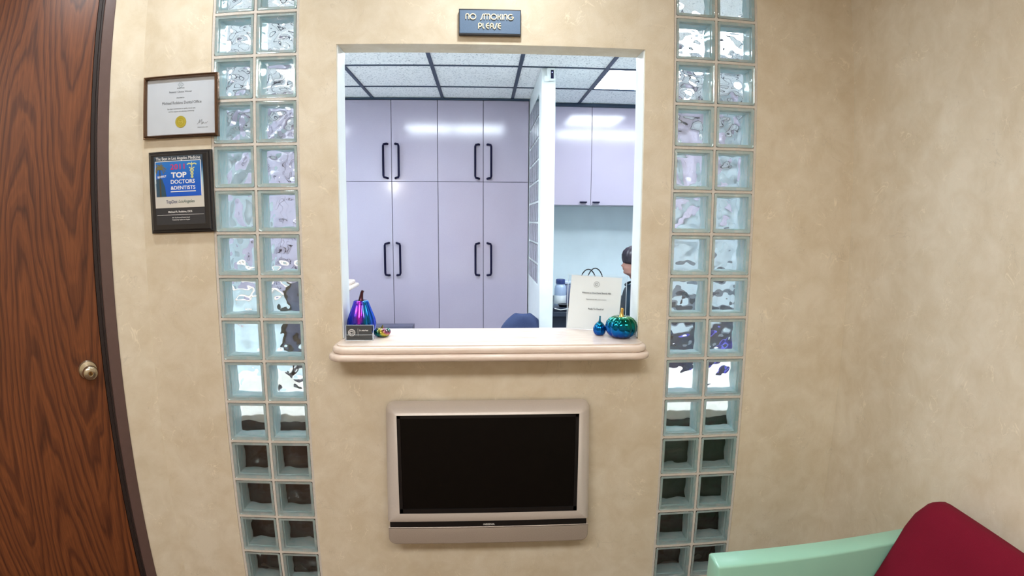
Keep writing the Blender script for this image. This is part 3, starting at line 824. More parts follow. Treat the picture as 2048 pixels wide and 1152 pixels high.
link('lower_strip', bx(X0 + 0.008, -0.078, 0.402 - 0.605, X1 - 0.008, -0.03, ZA + 0.001), t, M_BLACK)
text_mesh('logo', 'INSIGNIA', 0.0095, -0.002, 0.4075 - 0.605, -0.0783, M_TEXTW, t, bold=0.01, width=0.041)
bm = bmesh.new(); prism(bm, rrect(X0 + 0.001, 0.334 - 0.605, X1 - 0.001, 0.4035 - 0.605, 0, rs=(0.026, 0.026, 0.003, 0.003)), -0.080, -0.02)
es = [e for e in bm.edges if all(abs(v.co.y + 0.080) < 1e-5 for v in e.verts)]
bmesh.ops.bevel(bm, geom=es, offset=0.005, segments=3, profile=0.5, affect='EDGES')
link('speaker_bar', bm, t, M_SILVER2, smooth=30)

# ------------------------------------------------------------------ things on the marble ledge
ZS = 1.0832
def iridescent(name, stops, axis_scale, rough=0.12, twist=0.6, shift=0.0):
    """oil-slick glaze: colour bands fixed on the thing itself, plus the noise of the glaze"""
    mt = mat(name, (40, 60, 120), rough, metal=0.9); n = NT(mt); b = n.n['Principled BSDF']
    sp = n.add('ShaderNodeSeparateXYZ'); co = n.coords(); n.link(co, sp.inputs[0])
    f = n.math('ADD', n.math('MULTIPLY', sp.outputs[2], axis_scale), shift)
    f = n.math('ADD', f, n.math('MULTIPLY', sp.outputs[0], twist * 9)); f = n.math('ADD', f, n.math('MULTIPLY', n.noise(co, 22, 2), 0.35))
    n.link(n.ramp(f, stops), b.inputs['Base Color']); return mt
def gourd_like(name, loc, label, prof, stem, mbody, mstem, ribs, depth, seg=96):
    t = thing(name, loc, label, 'pumpkin')
    bm = bmesh.new(); lathe(bm, prof, seg, ribs, depth); bmesh.ops.recalc_face_normals(bm, faces=bm.faces)
    link('body', bm, t, mbody, smooth=True)
    bm = bmesh.new(); tube(bm, [p for p, r in stem], [r for p, r in stem], 10); link('stem', bm, t, mstem, smooth=50)
    return t
BLUEV = iridescent('blue_violet_glaze', [(0.0, s2l((20, 50, 140))), (0.25, s2l((30, 60, 190))), (0.40, s2l((90, 60, 200))), (0.50, s2l((180, 44, 190))), (0.58, s2l((70, 50, 180))), (0.68, s2l((10, 96, 130))), (0.82, s2l((30, 80, 190))), (1.0, s2l((90, 40, 160)))], 0.8, 0.14, 0.9, 0.27)
gourd_like('gourd', (-0.490, 0.065, ZS), 'tall blue and violet glazed ceramic gourd at the left end of the ledge',
           [(0.0, 0.0), (0.032, 0.0), (0.043, 0.012), (0.050, 0.028), (0.0525, 0.044), (0.050, 0.060), (0.044, 0.078), (0.037, 0.096), (0.031, 0.112), (0.0275, 0.122), (0.0265, 0.127), (0.022, 0.1295), (0.010, 0.127), (0.0, 0.126)],
           [((0, 0, 0.124), 0.0135), ((0.0, 0, 0.134), 0.0085), ((0.002, 0, 0.148), 0.0065), ((0.004, 0, 0.158), 0.0055), ((0.008, 0, 0.165), 0.0050)],
           BLUEV, mat('dark_bronze_stem', (70, 36, 46), 0.25, metal=0.8), 14, 0.13)
RAIN = iridescent('rainbow_glaze', [(0.0, s2l((20, 50, 110))), (0.3, s2l((30, 120, 110))), (0.5, s2l((190, 180, 60))), (0.68, s2l((150, 70, 110))), (0.85, s2l((40, 120, 90))), (1.0, s2l((20, 90, 160)))], 14.0, 0.12, 1.2)
gourd_like('mini_pumpkin', (-0.412, 0.042, ZS), 'small flat rainbow glazed pumpkin beside the business card holder',
           [(0.0, 0.001), (0.016, 0.0), (0.026, 0.005), (0.0315, 0.014), (0.030, 0.023), (0.023, 0.030), (0.012, 0.0325), (0.004, 0.030), (0.0, 0.029)],
           [((0, 0, 0.028), 0.0045), ((0.001, 0, 0.036), 0.0030), ((0.003, 0, 0.042), 0.0026)], RAIN, mat('olive_metal', (120, 116, 60), 0.3, metal=0.8), 10, 0.12)
TEAL = iridescent('green_blue_glaze', [(0.0, s2l((70, 30, 90))), (0.12, s2l((30, 60, 160))), (0.35, s2l((10, 96, 170))), (0.58, s2l((6, 104, 122))), (0.78, s2l((14, 112, 84))), (0.92, s2l((90, 146, 60))), (1.0, s2l((60, 130, 80)))], 8.5, 0.10, 0.25)
gourd_like('pumpkin', (0.454, 0.006, ZS), 'round green and blue glazed pumpkin with gold stem at the right end of the ledge',
           [(0.0, 0.004), (0.014, 0.001), (0.032, 0.002), (0.048, 0.011), (0.0565, 0.026), (0.0580, 0.042), (0.054, 0.058), (0.043, 0.071), (0.028, 0.078), (0.014, 0.078), (0.006, 0.074), (0.0, 0.073)],
           [((0, 0, 0.070), 0.013), ((0, 0, 0.082), 0.0075), ((0.001, 0, 0.094), 0.0052), ((0.002, 0, 0.104), 0.0056), ((0.003, 0, 0.1065), 0.0050)],
           TEAL, mat('gold_stem', (206, 170, 96), 0.25, metal=0.9), 12, 0.10)
gourd_like('mini_gourd', (0.383, 0.046, ZS), 'small teal glazed gourd in front of the white check-in sign',
           [(0.0, 0.001), (0.012, 0.0), (0.019, 0.005), (0.0235, 0.015), (0.0235, 0.026), (0.019, 0.037), (0.013, 0.045), (0.007, 0.050), (0.0, 0.052)],
           [((0, 0, 0.050), 0.0050), ((0.0005, 0, 0.060), 0.0032), ((0.001, 0, 0.072), 0.0026)], TEAL, mat('teal_metal', (40, 120, 150), 0.3, metal=0.8), 10, 0.10)

# business cards in a clear holder
t = thing('business_card_holder', (-0.480, -0.020, ZS), 'clear holder with dark grey business cards in front of the tall gourd', 'card holder', (0, 0, 0))
bm = bmesh.new(); box(bm, -0.048, -0.006, 0, 0.048, 0.030, 0.002); box(bm, -0.048, -0.006, 0.002, 0.048, -0.0045, 0.020); box(bm, -0.048, 0.0045, 0.002, 0.048, 0.006, 0.052)
for s in (-1, 1): box(bm, s * 0.048 - 0.0008, -0.006, 0.0, s * 0.048 + 0.0008, 0.012, 0.020)
link('holder', bm, t, M_ACRYL)
bm = bmesh.new()
for q in ((-0.0488, 0.0, -0.0475, 0.053), (0.0475, 0.0, 0.0488, 0.053), (-0.0488, 0.0, 0.0488, 0.0016), (-0.0488, 0.0525, 0.0488, 0.0535)): box(bm, q[0], 0.0040, q[1], q[2], 0.0062, q[3])
for q in ((-0.0488, 0.0, -0.0476, 0.0205), (0.0476, 0.0, 0.0488, 0.0205), (-0.0488, 0.0, 0.0488, 0.0014), (-0.047, 0.0198, 0.047, 0.0205)): box(bm, q[0], -0.0066, q[1], q[2], -0.0046, q[3])
link('holder_edge_glint', bm, t, M_EDGE_GLINT)
for k in range(3):
    o = link('card', bx(-0.0445, -0.0035 + k * 0.0022, 0.0025, 0.0445, -0.0020 + k * 0.0022, 0.0525 + 0.0002 * k), t, mat('charcoal_card', (56, 58, 62), 0.6) if k == 0 else o.data.materials[0])
    if k == 0: c0 = o
bm = bmesh.new()
stroke(bm, arc(-0.026, 0.028, 0.0115, 0.0115, 0, 360, 28), 0.0016, -0.0041, -0.0036)
stroke(bm, arc(-0.026, 0.028, 0.0085, 0.0085, 0, 360, 28), 0.0006, -0.0041, -0.0036)
stroke(bm, arc(-0.028, 0.028, 0.0042, 0.0048, 60, 300, 12), 0.0016, -0.0041, -0.0036)
stroke(bm, arc(-0.0245, 0.028, 0.0036, 0.0045, -120, 120, 12), 0.0014, -0.0041, -0.0036)
stroke(bm, [(-0.004, 0.016), (-0.004, 0.042)], 0.0005, -0.0041, -0.0036)
link('logo', bm, c0, M_TEXTW)
L = [text_mesh('x', 'Dr. Ankit Patel', 0.0068, 0.016, 0.0335, -0.0037, M_TEXTW, None, bold=0.015, width=0.030),
     text_mesh('x', 'Beverly Hills, CA', 0.0038, 0.016, 0.0155, -0.0037, M_TEXTG, None)]
join_parts('lettering', L, c0, [M_TEXTW, M_TEXTG])

# white check-in sign in an acrylic stand
pL, pR = Vector((0.280, 0.176, ZS)), Vector((0.490, 0.088, ZS)); dv = pR - pL
t = thing('check_in_sign', (pL + pR) / 2, 'white printed check-in sign in a clear acrylic stand behind the glazed pumpkins', 'sign', (radians(-4), 0, math.atan2(dv.y, dv.x)))
hw = dv.length / 2
link('stand', (lambda b: (box(b, -hw, -0.003, 0.002, hw, -0.0015, 0.212), box(b, -hw, 0.0015, 0.002, hw, 0.003, 0.212), box(b, -hw, -0.004, 0.0, hw, 0.05, 0.003), b)[-1])(bmesh.new()), t, M_ACRYL)
bm = bmesh.new()
for q in ((-hw, 0.0, -hw + 0.0012, 0.213), (hw - 0.0012, 0.0, hw, 0.213), (-hw, 0.2118, hw, 0.213)): box(bm, q[0], -0.0035, q[1], q[2], 0.0035, q[3])
link('stand_edge_glint', bm, t, M_EDGE_GLINT)
bm = bmesh.new(); prism(bm, [(-hw + 0.001, 0.003), (hw - 0.026, 0.003), (hw - 0.018, 0.206), (-hw + 0.014, 0.211)], -0.001, 0.001); link('sheet', bm, t, mat('white_paper', (232, 236, 238), 0.6))
L = [text_mesh('x', 'Welcome to Clove Dental Beverly Hills', 0.0085, 0.0, 0.142, -0.0033, M_TEXTG, None, bold=0.012, width=0.112),
     text_mesh('x', 'Please scan the QR code to check in', 0.0050, 0.0, 0.118, -0.0033, M_TEXTG, None, width=0.078),
     text_mesh('x', 'Ready To Check In?', 0.0090, 0.0, 0.080, -0.0033, M_TEXTD, None, bold=0.006, width=0.060)]
join_parts('lettering', L, t, [M_TEXTG, M_TEXTD])
bm = bmesh.new()
stroke(bm, arc(0.0, 0.178, 0.0105, 0.0105, 0, 360, 28), 0.0008, -0.0037, -0.0032)
stroke(bm, arc(-0.001, 0.178, 0.0045, 0.0050, 50, 310, 12), 0.0012, -0.0037, -0.0032)
stroke(bm, arc(0.001, 0.178, 0.0028, 0.0038, -120, 120, 12), 0.0008, -0.0037, -0.0032)
link('logo', bm, t, M_TEXTG)

# ------------------------------------------------------------------ armchair with mint arms against the right wall
t = thing('armchair', (1.0, -1.02, 0), 'crimson upholstered settee with mint green lacquered arms against the right wall', 'armchair')
def ax(x): return x - 1.0
def ay(y): return y + 1.02
for y0, y1 in ((-0.662, -0.590), (-1.45, -1.378)):
    bm = bmesh.new(); box(bm, ax(0.572), ay(y0), 0.0, ax(1.30), ay(y1), 0.600, bev=0.007, seg=3)
    link('arm', bm, t, M_MINT, smooth=40)
def cushion(pts, y0, y1, r, name):
    bm = bmesh.new(); prism(bm, [(ax(x), z) for x, z in pts], ay(y0), ay(y1))
    es = [e for e in bm.edges if abs(e.verts[0].co.y - e.verts[1].co.y) < 1e-6]
    bmesh.ops.bevel(bm, geom=es, offset=r, segments=5, profile=0.5, affect='EDGES')
    return link(name, bm, t, M_RED, smooth=50)
back = [(1.00, 0.36), (1.045, 0.455), (1.09, 0.56), (1.135, 0.665), (1.153, 0.708), (1.175, 0.738), (1.205, 0.755), (1.235, 0.752), (1.262, 0.733), (1.278, 0.69), (1.262, 0.60), (1.22, 0.48), (1.18, 0.36)]
bm = bmesh.new(); rings = []; zb = 0.36
ys = [0.0, 0.004, 0.012, 0.024, 0.040, 0.060, 0.085, 0.12]; ys = ys + [0.704 - q for q in reversed(ys)]
for q in ys:
    dd = min(q, 0.704 - q); R1, R2 = 0.080, 0.016
    drop = R1 - sqrt(max(0.0, R1 * R1 - max(0.0, R1 - dd) ** 2)); sh = R2 - sqrt(max(0.0, R2 * R2 - max(0.0, R2 - dd) ** 2))
    kz = (0.385 - drop) / 0.385; ring = []
    for i, (x, z) in enumerate(back):
        zz = zb + (z - zb) * kz
        xc = 1.09 + (zz - zb) * 0.33      # centre line of the leaning cushion
        ring.append(bm.verts.new((ax(xc + (x - xc) * (1 - sh / 0.06 * 0.5)) - 0.10 * (z - zz), ay(-0.668 - q), zz)))
    rings.append(ring)
for A, B in zip(rings, rings[1:]):
    for i in range(len(A)): bm.faces.new([A[i], A[(i + 1) % len(A)], B[(i + 1) % len(A)], B[i]])
bm.faces.new(rings[0]); bm.faces.new(rings[-1][::-1]); bmesh.ops.recalc_face_normals(bm, faces=bm.faces)
link('backrest', bm, t, M_RED, smooth=60)
cushion([(0.60, 0.29), (0.60, 0.40), (0.615, 0.425), (0.65, 0.435), (1.04, 0.425), (1.06, 0.40), (1.06, 0.29)], -1.376, -0.664, 0.018, 'seat')
link('base_rail', bx(ax(0.62), ay(-1.38), 0.12, ax(1.24), ay(-0.66), 0.29, bev=0.004), t, M_MINT)

# ------------------------------------------------------------------ office: cupboards along the back wall
def handle(bm, x, z0, z1, y, side):
    """D-shaped pull, the bar stands off the door"""
    r = 0.0098; b_ = 0.013 * side
    pts = [(x + b_ * 2.6, y, z0), (x + b_ * 2.4, y - 0.018, z0), (x + b_ * 1.9, y - 0.028, z0 + 0.002), (x + 0.4 * b_, y - 0.032, z0 + 0.006), (x, y - 0.032, z0 + 0.02),
           (x, y - 0.032, z1 - 0.02), (x + 0.4 * b_, y - 0.032, z1 - 0.006), (x + b_ * 1.9, y - 0.028, z1 - 0.002), (x + b_ * 2.4, y - 0.018, z1), (x + b_ * 2.6, y, z1)]
    tube(bm, pts, r, 8)
XD = [-1.253, -0.850, -0.446, -0.046, 0.356]
CLAB = ['tall lilac laminate cupboard at the left of the office back wall', 'tall lilac laminate cupboard beside the glass block partition']
CLAB.append('tall lilac laminate cupboard beyond the left jamb, behind the left glass blocks')
XD += [-2.14, -1.70, -1.266]
for u in (0, 1, 2):
    q_ = 2 * u if u < 2 else 5
    x0, x2 = XD[q_], XD[q_ + 2]; xm = XD[q_ + 1]
    t = thing('cupboard', ((x0 + x2) / 2, BY, 0), CLAB[u], 'cupboard', group=None); cx = (x0 + x2) / 2
    link('body', bx(x0 - cx + 0.001, 0.020, 0.0, x2 - cx - 0.001, 0.60, 2.535), t, M_DARKGAP)
    for a, b_, sd in ((x0, xm, 1), (xm, x2, -1)):
        hx = (b_ - 0.067 if sd == 1 else a + 0.067) - cx
        if u == 1: hx = (b_ - 0.070 if sd == 1 else a + 0.070) - cx
        for z0, z1, h0, h1 in ((0.10, 1.842, 1.015, 1.303), (1.846, 2.548, 1.872, 2.168)):
            dr = link('door', bx(a - cx + 0.0022, -0.001, z0, b_ - cx - 0.0022, 0.019, z1, bev=0.0015, seg=1), t, M_LAM)
            bm = bmesh.new(); handle(bm, hx - (0.0 if sd == 1 else 0.0), h0, h1, -0.001, sd * 1.0)
            link('handle', bm, dr, M_NAVY, smooth=60)
tag(link('trim_3', bx(-2.14, BY - 0.012, 2.550, 0.361, BY + 0.02, CT, bev=0.001, seg=1), None, M_TEE), kind='structure')
# upper wall cupboards right of the partition
RY = 3.12
t = thing('wall_cupboard', (1.35, RY, 1.65), 'lilac wall cupboard hanging over the counter, right of the white post', 'cupboard')
link('body', bx(0.463 - 1.35, 0.020, 0.0, 2.15 - 1.35, 0.48, 0.885), t, M_LAM)
xr = [0.463, 0.540, 0.944, 1.348, 1.752, 2.15]
for k in range(1, 5):
    a, b_ = (xr[k] if k > 1 else 0.463), xr[k + 1]
    dr = link('door', bx(a - 1.35 + 0.002, 0, 0.001, b_ - 1.35 - 0.002, 0.019, 0.885, bev=0.0015, seg=1), t, M_LAM)
    hx = (b_ - 0.07 if k % 2 else a + 0.048) - 1.35
    bm = bmesh.new(); box(bm, hx - 0.034, -0.026, 0.022, hx + 0.034, 0.0, 0.034, bev=0.005); box(bm, hx - 0.026, -0.026, 0.018, hx + 0.026, -0.014, 0.028, bev=0.004)
    link('handle', bm, dr, M_NAVY)
tag(link('trim_4', bx(0.463, RY - 0.012, 2.536, 2.75, RY + 0.02, CT, bev=0.001, seg=1), None, M_TEE), kind='structure')

# ---- partition: white end post and glass block panel running back
PX0, PX1, PY0 = 0.361, 0.458, 1.985
for q in ((PY0, 0, 2.159, CT), (2.159, 0, 3.62, 1.019), (2.159, 2.431, 3.62, CT), (2.931, 1.019, 3.62, 2.431)):
    tag(link('wall_partition', bx(PX0, q[0], q[1], PX1, q[2], q[3], bev=0.001), None, M_WHITEPAINT), kind='structure')
gp = thing('glass_block_panel', (PX0, 2.16, 1.02), 'glass block screen in the white partition beside the lilac cupboards', 'glass blocks', (0, 0, 0))
NB, NR = 5, 9; pw, ph = 0.77 / NB, 1.41 / NR
bm = bmesh.new()
for k in range(NR + 1): box(bm, 0.004, 0, max(0, k * ph - 0.005), 0.092, 0.77, min(1.41, k * ph + 0.005))
for k in range(NB + 1): box(bm, 0.0045, max(0, k * pw - 0.005), 0, 0.0915, min(0.77, k * pw + 0.005), 1.41)
link('grout', bm, gp, M_WHITEPAINT)
for i in range(NB):
    for k in range(NR):
        o = link('glass_block', SMOOTH_BLOCK, gp, loc=(-0.001 + 0.0, (i + 0.5) * pw, (k + 0.5) * ph), rot=(0, 0, radians(-90)))
        o.scale = (0.99, 0.99, 1.0)
t = thing('security_camera', (0.424, 1.983, 2.515), 'small white security camera high on the white partition post', 'security camera')
bm = bmesh.new(); box(bm, -0.030, -0.030, -0.042, 0.030, -0.002, 0.045, bev=0.008, seg=3); link('housing', bm, t, M_WHITEPAINT, smooth=40)
bm = bmesh.new(); lathe(bm, [(0, -0.012), (0.016, -0.012), (0.018, -0.006), (0.018, 0.006), (0.016, 0.012), (0, 0.012)], 20)
for v in bm.verts: v.co = (v.co.x - 0.030, v.co.y - 0.014, v.co.z * 1.4 - 0.028)
link('mount', bm, t, M_WHITEPAINT, smooth=40)
lens = link('lens_window', bx(-0.004, -0.0325, -0.030, 0.017, -0.029, 0.030, bev=0.001), t, mat('dark_lens', (14, 16, 52), 0.12))
bm = bmesh.new(); lathe(bm, [(0, 0), (0.004, 0.0)], 12)
for v in bm.verts: v.co = (v.co.x + 0.006, -0.0331, v.co.y + 0.012)
link('indicator', bm, lens, emit('blue_led', (0.35, 0.4, 1.0), 1.6))

# ---- reception desk under the window and counters
M_DESK = speckled('dark_walnut', (62, 44, 36), 0.45, 0.15, 14)
M_TOP = speckled('cream_worktop', (214, 208, 196), 0.4, 0.05, 30)
t = thing('reception_desk', (0.7, 0.1, 0), 'long reception desk under the window, on the office side', 'desk')
link('worktop', bx(-1.968, 0.006, 0.735, 2.045, 0.70, 0.765, bev=0.004), t, M_TOP)
link('apron', bx(-1.95, 0.64, 0.55, 2.03, 0.66, 0.735), t, M_DESK)
link('back_panel', bx(-1.95, 0.004, 0.02, 2.03, 0.012, 0.05), t, M_DESK)
for x in (-1.96, -0.40, 0.50, 2.02): link('leg_panel', bx(x, 0.05, 0.0, x + 0.02, 0.64, 0.735), t, M_DESK)
for x0, x1 in ((-1.75, -0.42), (0.53, 1.75)):  # units added to keep the space behind the lower glass blocks dark
    q = link('added_dark_unit', bx(x0 - 0.7 + (0 if x0 < 0 else 0.0), 0.10, 0.03, x1 - 0.7, 0.55, 0.73), t, M_DESK)
    for k in range(3): link('added_unit_drawer', bx(x0 - 0.68, 0.5505, 0.05 + k * 0.22, x1 - 0.72, 0.566, 0.255 + k * 0.22, bev=0.002), q, M_DESK)
M_DARKTOP = speckled('slate_worktop', (52, 62, 78), 0.35, 0.1, 60)
t = thing('back_counter', (1.6, 2.9, 0), 'counter beneath the lilac wall cupboard', 'counter')
link('body', bx(-1.12, -0.28, 0.0, 1.14, 0.70, 0.70), t, mat('deep_navy_laminate', (46, 56, 74), 0.4))
link('worktop', bx(-1.135, -0.33, 0.705, 1.148, 0.70, 0.745, bev=0.004), t, M_DARKTOP)
# low grey unit in front of the tall cupboards
t = thing('low_cabinet', (-0.96, 2.84, 0), 'shallow dark grey low cabinet in front of the tall lilac cupboards', 'cabinet')
link('body', bx(-0.29, -0.06, 0, 0.29, 0.06, 0.50), t, M_LAM)
link('top', bx(-0.30, -0.07, 0.50, 0.300, 0.07, 0.590, bev=0.003), t, mat('grey_laminate', (92, 90, 112), 0.4))
# second marble ledge on the office's left side
t = thing('side_ledge', (-1.272, 1.9, 1.083), 'cream marble shelf with rounded end on a low wall, behind the tall gourd', 'ledge')
tag(link('wall_low', bx(-2.80, 1.80, 0, -1.15, 1.98, 1.03, bev=0.003), None, M_BACKWALL), kind='structure')
bm = bmesh.new()
for z0, z1, q, R in ((-0.052, -0.026, 0.0, 0.010), (-0.026, 0.0, 0.022, 0.010)):
    tmp = bmesh.new(); bullnose_slab(tmp, -0.17 + q, 0.16 - q, -0.335 + q, 1.52, z0, z1, 0.05, 10, rnd_(R))
    for v in tmp.verts: x, y, z = v.co; v.co = (-y, x, z)
    me = bpy.data.meshes.new('t'); tmp.to_mesh(me); tmp.free(); bm.from_mesh(me); bpy.data.meshes.remove(me)
bmesh.ops.recalc_face_normals(bm, faces=bm.faces); link('slab', bm, t, M_STONE, smooth=50)
# monitor on the desk
t = thing('monitor', (-0.86, 0.62, 0.765), 'black computer monitor at the left edge of the reception window', 'monitor', (0, 0, radians(-96)))
link('display', bx(-0.23, -0.012, 0.16, 0.23, 0.012, 0.47, bev=0.004), t, M_BLACK)
link('screen', bx(-0.22, 0.0115, 0.175, 0.22, 0.0135, 0.46), t, mat('grey_blue_screen', (44, 56, 84), 0.3))
bm = bmesh.new(); tube(bm, [(0, -0.03, 0.01), (0, -0.028, 0.16), (0, -0.016, 0.24)], 0.016, 10); link('neck', bm, t, M_BLACK)
bm = bmesh.new(); lathe(bm, [(0, 0), (0.11, 0), (0.11, 0.006), (0.03, 0.014), (0, 0.014)], 32); link('foot', bm, t, M_BLACK, smooth=40)

# ---- office chairs
def office_chair(loc, rz, label, rgb):
    t = thing('office_chair', loc, label, 'chair', (0, 0, rz))
    mt = speckled('chair_fabric', rgb, 0.75, 0.12, 200, 0.0006)
    bm = bmesh.new(); N = 14; M_ = 10; R = []
    for j in range(M_ + 1):
        v = j / M_; zz = 0.43 + 0.40 * v
        hw_ = 0.19 * (1 - max(0, (v - 0.45) / 0.55) ** 2.6 * 0.72) * (1 - 0.25 * (1 - v) ** 3)
        R.append([(hw_ * (2 * i / N - 1), 0.20 + 0.05 * v - 0.05 * (1 - (2 * i / N - 1) ** 2) + 0.0, zz) for i in range(N + 1)])
    F = [[bm.verts.new(p) for p in r] for r in R]; B = [[bm.verts.new((p[0] * 0.97, p[1] + 0.055, p[2])) for p in r] for r in R]
    for j in range(M_):
        for i in range(N):
            bm.faces.new([F[j][i], F[j][i + 1], F[j + 1][i + 1], F[j + 1][i]]); bm.faces.new([B[j][i], B[j + 1][i], B[j + 1][i + 1], B[j][i + 1]])
    for j in range(M_):
        bm.faces.new([F[j][0], F[j + 1][0], B[j + 1][0], B[j][0]]); bm.faces.new([F[j][N], B[j][N], B[j + 1][N], F[j + 1][N]])
    for i in range(N):
        bm.faces.new([F[0][i], B[0][i], B[0][i + 1], F[0][i + 1]]); bm.faces.new([F[M_][i], F[M_][i + 1], B[M_][i + 1], B[M_][i]])
    bmesh.ops.recalc_face_normals(bm, faces=bm.faces)
    o = link('backrest', bm, t, mt, smooth=True); sb = o.modifiers.new('s', 'SUBSURF'); sb.levels = sb.render_levels = 1
    bm = bmesh.new(); prism(bm, rrect(-0.25, -0.25, 0.25, 0.23, 0.08), 0.36, 0.43)
    for v in bm.verts: x, y, z = v.co; v.co = (x, z, y + 0.05)
    bmesh.ops.bevel(bm, geom=[e for e in bm.edges if abs(e.verts[0].co.z - e.verts[1].co.z) < 1e-6], offset=0.02, segments=3, affect='EDGES')
    link('seat', bm, t, mt, smooth=50)
    bm = bmesh.new(); tube(bm, [(0, 0, 0.10), (0, 0, 0.42)], 0.025, 12); link('gas_lift', bm, t, M_BLACK)
    bm = bmesh.new(); tube(bm, [(0, 0.05, 0.41), (0, 0.24, 0.40), (0, 0.275, 0.50), (0, 0.275, 0.62)], 0.014, 8); link('back_bar', bm, t, M_BLACK)
    for k in range(5):
        a = 2 * pi * k / 5; ca, sa = cos(a), sin(a)
        bm = bmesh.new(); tube(bm, [(0.02 * ca, 0.02 * sa, 0.10), (0.28 * ca, 0.28 * sa, 0.065)], [0.022, 0.014], 8); lg = link('leg', bm, t, M_BLACK)
        bm = bmesh.new(); lathe(bm, [(0, -0.02), (0.024, -0.02), (0.026, 0), (0.024, 0.02), (0, 0.02)], 16)
        for v in bm.verts: x, y, z = v.co; v.co = (0.28 * ca + z, 0.28 * sa + y, 0.0265 + x)
        link('castor', bm, lg, M_BLACK)
    return t
office_chair((0.245, 1.78, 0), radians(0), 'navy blue office chair with its rounded back just above the ledge', (40, 54, 92))
office_chair((1.32, 1.30, 0), radians(200), 'royal blue office chair seen through the right glass blocks', (52, 52, 150))

# ---- things on the back counter
ZC = 0.7452
t = thing('water_bottle', (0.632, 2.82, ZC), 'large clear plastic bottle with navy cap on the back counter', 'bottle')
M_CLEARP = acrylic(); M_CLEARP.name = 'clear_plastic'
bm = bmesh.new(); lathe(bm, [(0, 0.002), (0.048, 0.0), (0.052, 0.010), (0.052, 0.160), (0.049, 0.185), (0.038, 0.205), (0.030, 0.212)], 32); link('bottle_body', bm, t, mat('frosted_plastic', (168, 186, 214), 0.25), smooth=50)
bm = bmesh.new(); lathe(bm, [(0.0525, 0.035), (0.0530, 0.036), (0.0530, 0.110), (0.0525, 0.111)], 32); link('label', bm, t, mat('white_label', (226, 232, 236), 0.6), smooth=40)
bm = bmesh.new(); lathe(bm, [(0, 0.212), (0.040, 0.212), (0.040, 0.246), (0.036, 0.252), (0.0, 0.252)], 28); link('cap', bm, t, mat('navy_cap', (36, 54, 110), 0.4), smooth=40)
t = thing('storage_canister', (0.735, 2.92, ZC), 'tall smoky clear canister standing beside the capped bottle', 'canister')
bm = bmesh.new(); box(bm, -0.055, -0.055, 0, 0.055, 0.055, 0.20, bev=0.012, seg=3); link('canister_body', bm, t, mat('smoky_plastic', (120, 128, 160), 0.18), smooth=40)
bm = bmesh.new(); box(bm, -0.058, -0.058, 0.20, 0.058, 0.058, 0.225, bev=0.006); link('lid', bm, t, mat('pale_lid', (196, 208, 226), 0.4))
t = thing('tote_bag', (0.885, 2.68, ZC), 'dark tote bag with two thin black handles behind the check-in sign', 'bag')
bm = bmesh.new(); prism(bm, [(-0.11, 0.0), (0.11, 0.0), (0.125, 0.22), (-0.125, 0.22)], -0.06, 0.06); link('bag_body', bm, t, speckled('navy_canvas', (38, 44, 66), 0.8, 0.1, 200))
for s, dx in ((-1, -0.045), (1, 0.035)):
    bm = bmesh.new(); tube(bm, [(-0.06 + dx + (0.075 * (1 - cos(a))) - 0.015, s * 0.05, 0.20 + 0.155 * sin(a)) for a in [pi * k / 14 for k in range(15)]], 0.0048, 8)
    link('handle', bm, t, M_BLACK, smooth=50)
t = thing('printer', (0.70, 2.65, ZC), 'low black device with a white cable at the front of the back counter', 'printer')
bm = bmesh.new(); box(bm, -0.16, -0.07, 0.0, 0.02, 0.06, 0.035, bev=0.005); link('case', bm, t, mat('dark_blue_plastic', (34, 44, 62), 0.35))
bm = bmesh.new(); lathe(bm, [(0, 0.035), (0.04, 0.035), (0.052, 0.055), (0.056, 0.058), (0.048, 0.058), (0.0, 0.045)], 28, cx=-0.06, cy=-0.01); link('tray', bm, t, M_BLACK, smooth=50)
bm = bmesh.new(); tube(bm, [(-0.15, -0.075, 0.03), (-0.10, -0.09, 0.02), (-0.04, -0.08, 0.028), (0.0, -0.082, 0.02), (0.02, -0.06, 0.01)], 0.004, 6); link('cable', bm, t, M_TEXTW)

# wall lamp on the office side of the front wall (its glow shows in the cupboard doors)
t = thing('wall_lamp', (-1.29, 0.12, 1.975), 'small round wall lamp on the office side of the front wall', 'lamp')
bm = bmesh.new(); bmesh.ops.create_uvsphere(bm, u_segments=20, v_segments=12, radius=0.05)
for v in bm.verts: v.co.y = v.co.y * 0.6 + 0.03
link('globe', bm, t, emit('lamp_globe', (1, 0.95, 0.9), 30.0))
bm = bmesh.new(); box(bm, -0.03, -0.02, -0.03, 0.03, 0.004, 0.03, bev=0.004); link('plate', bm, t, M_WHITEPAINT)

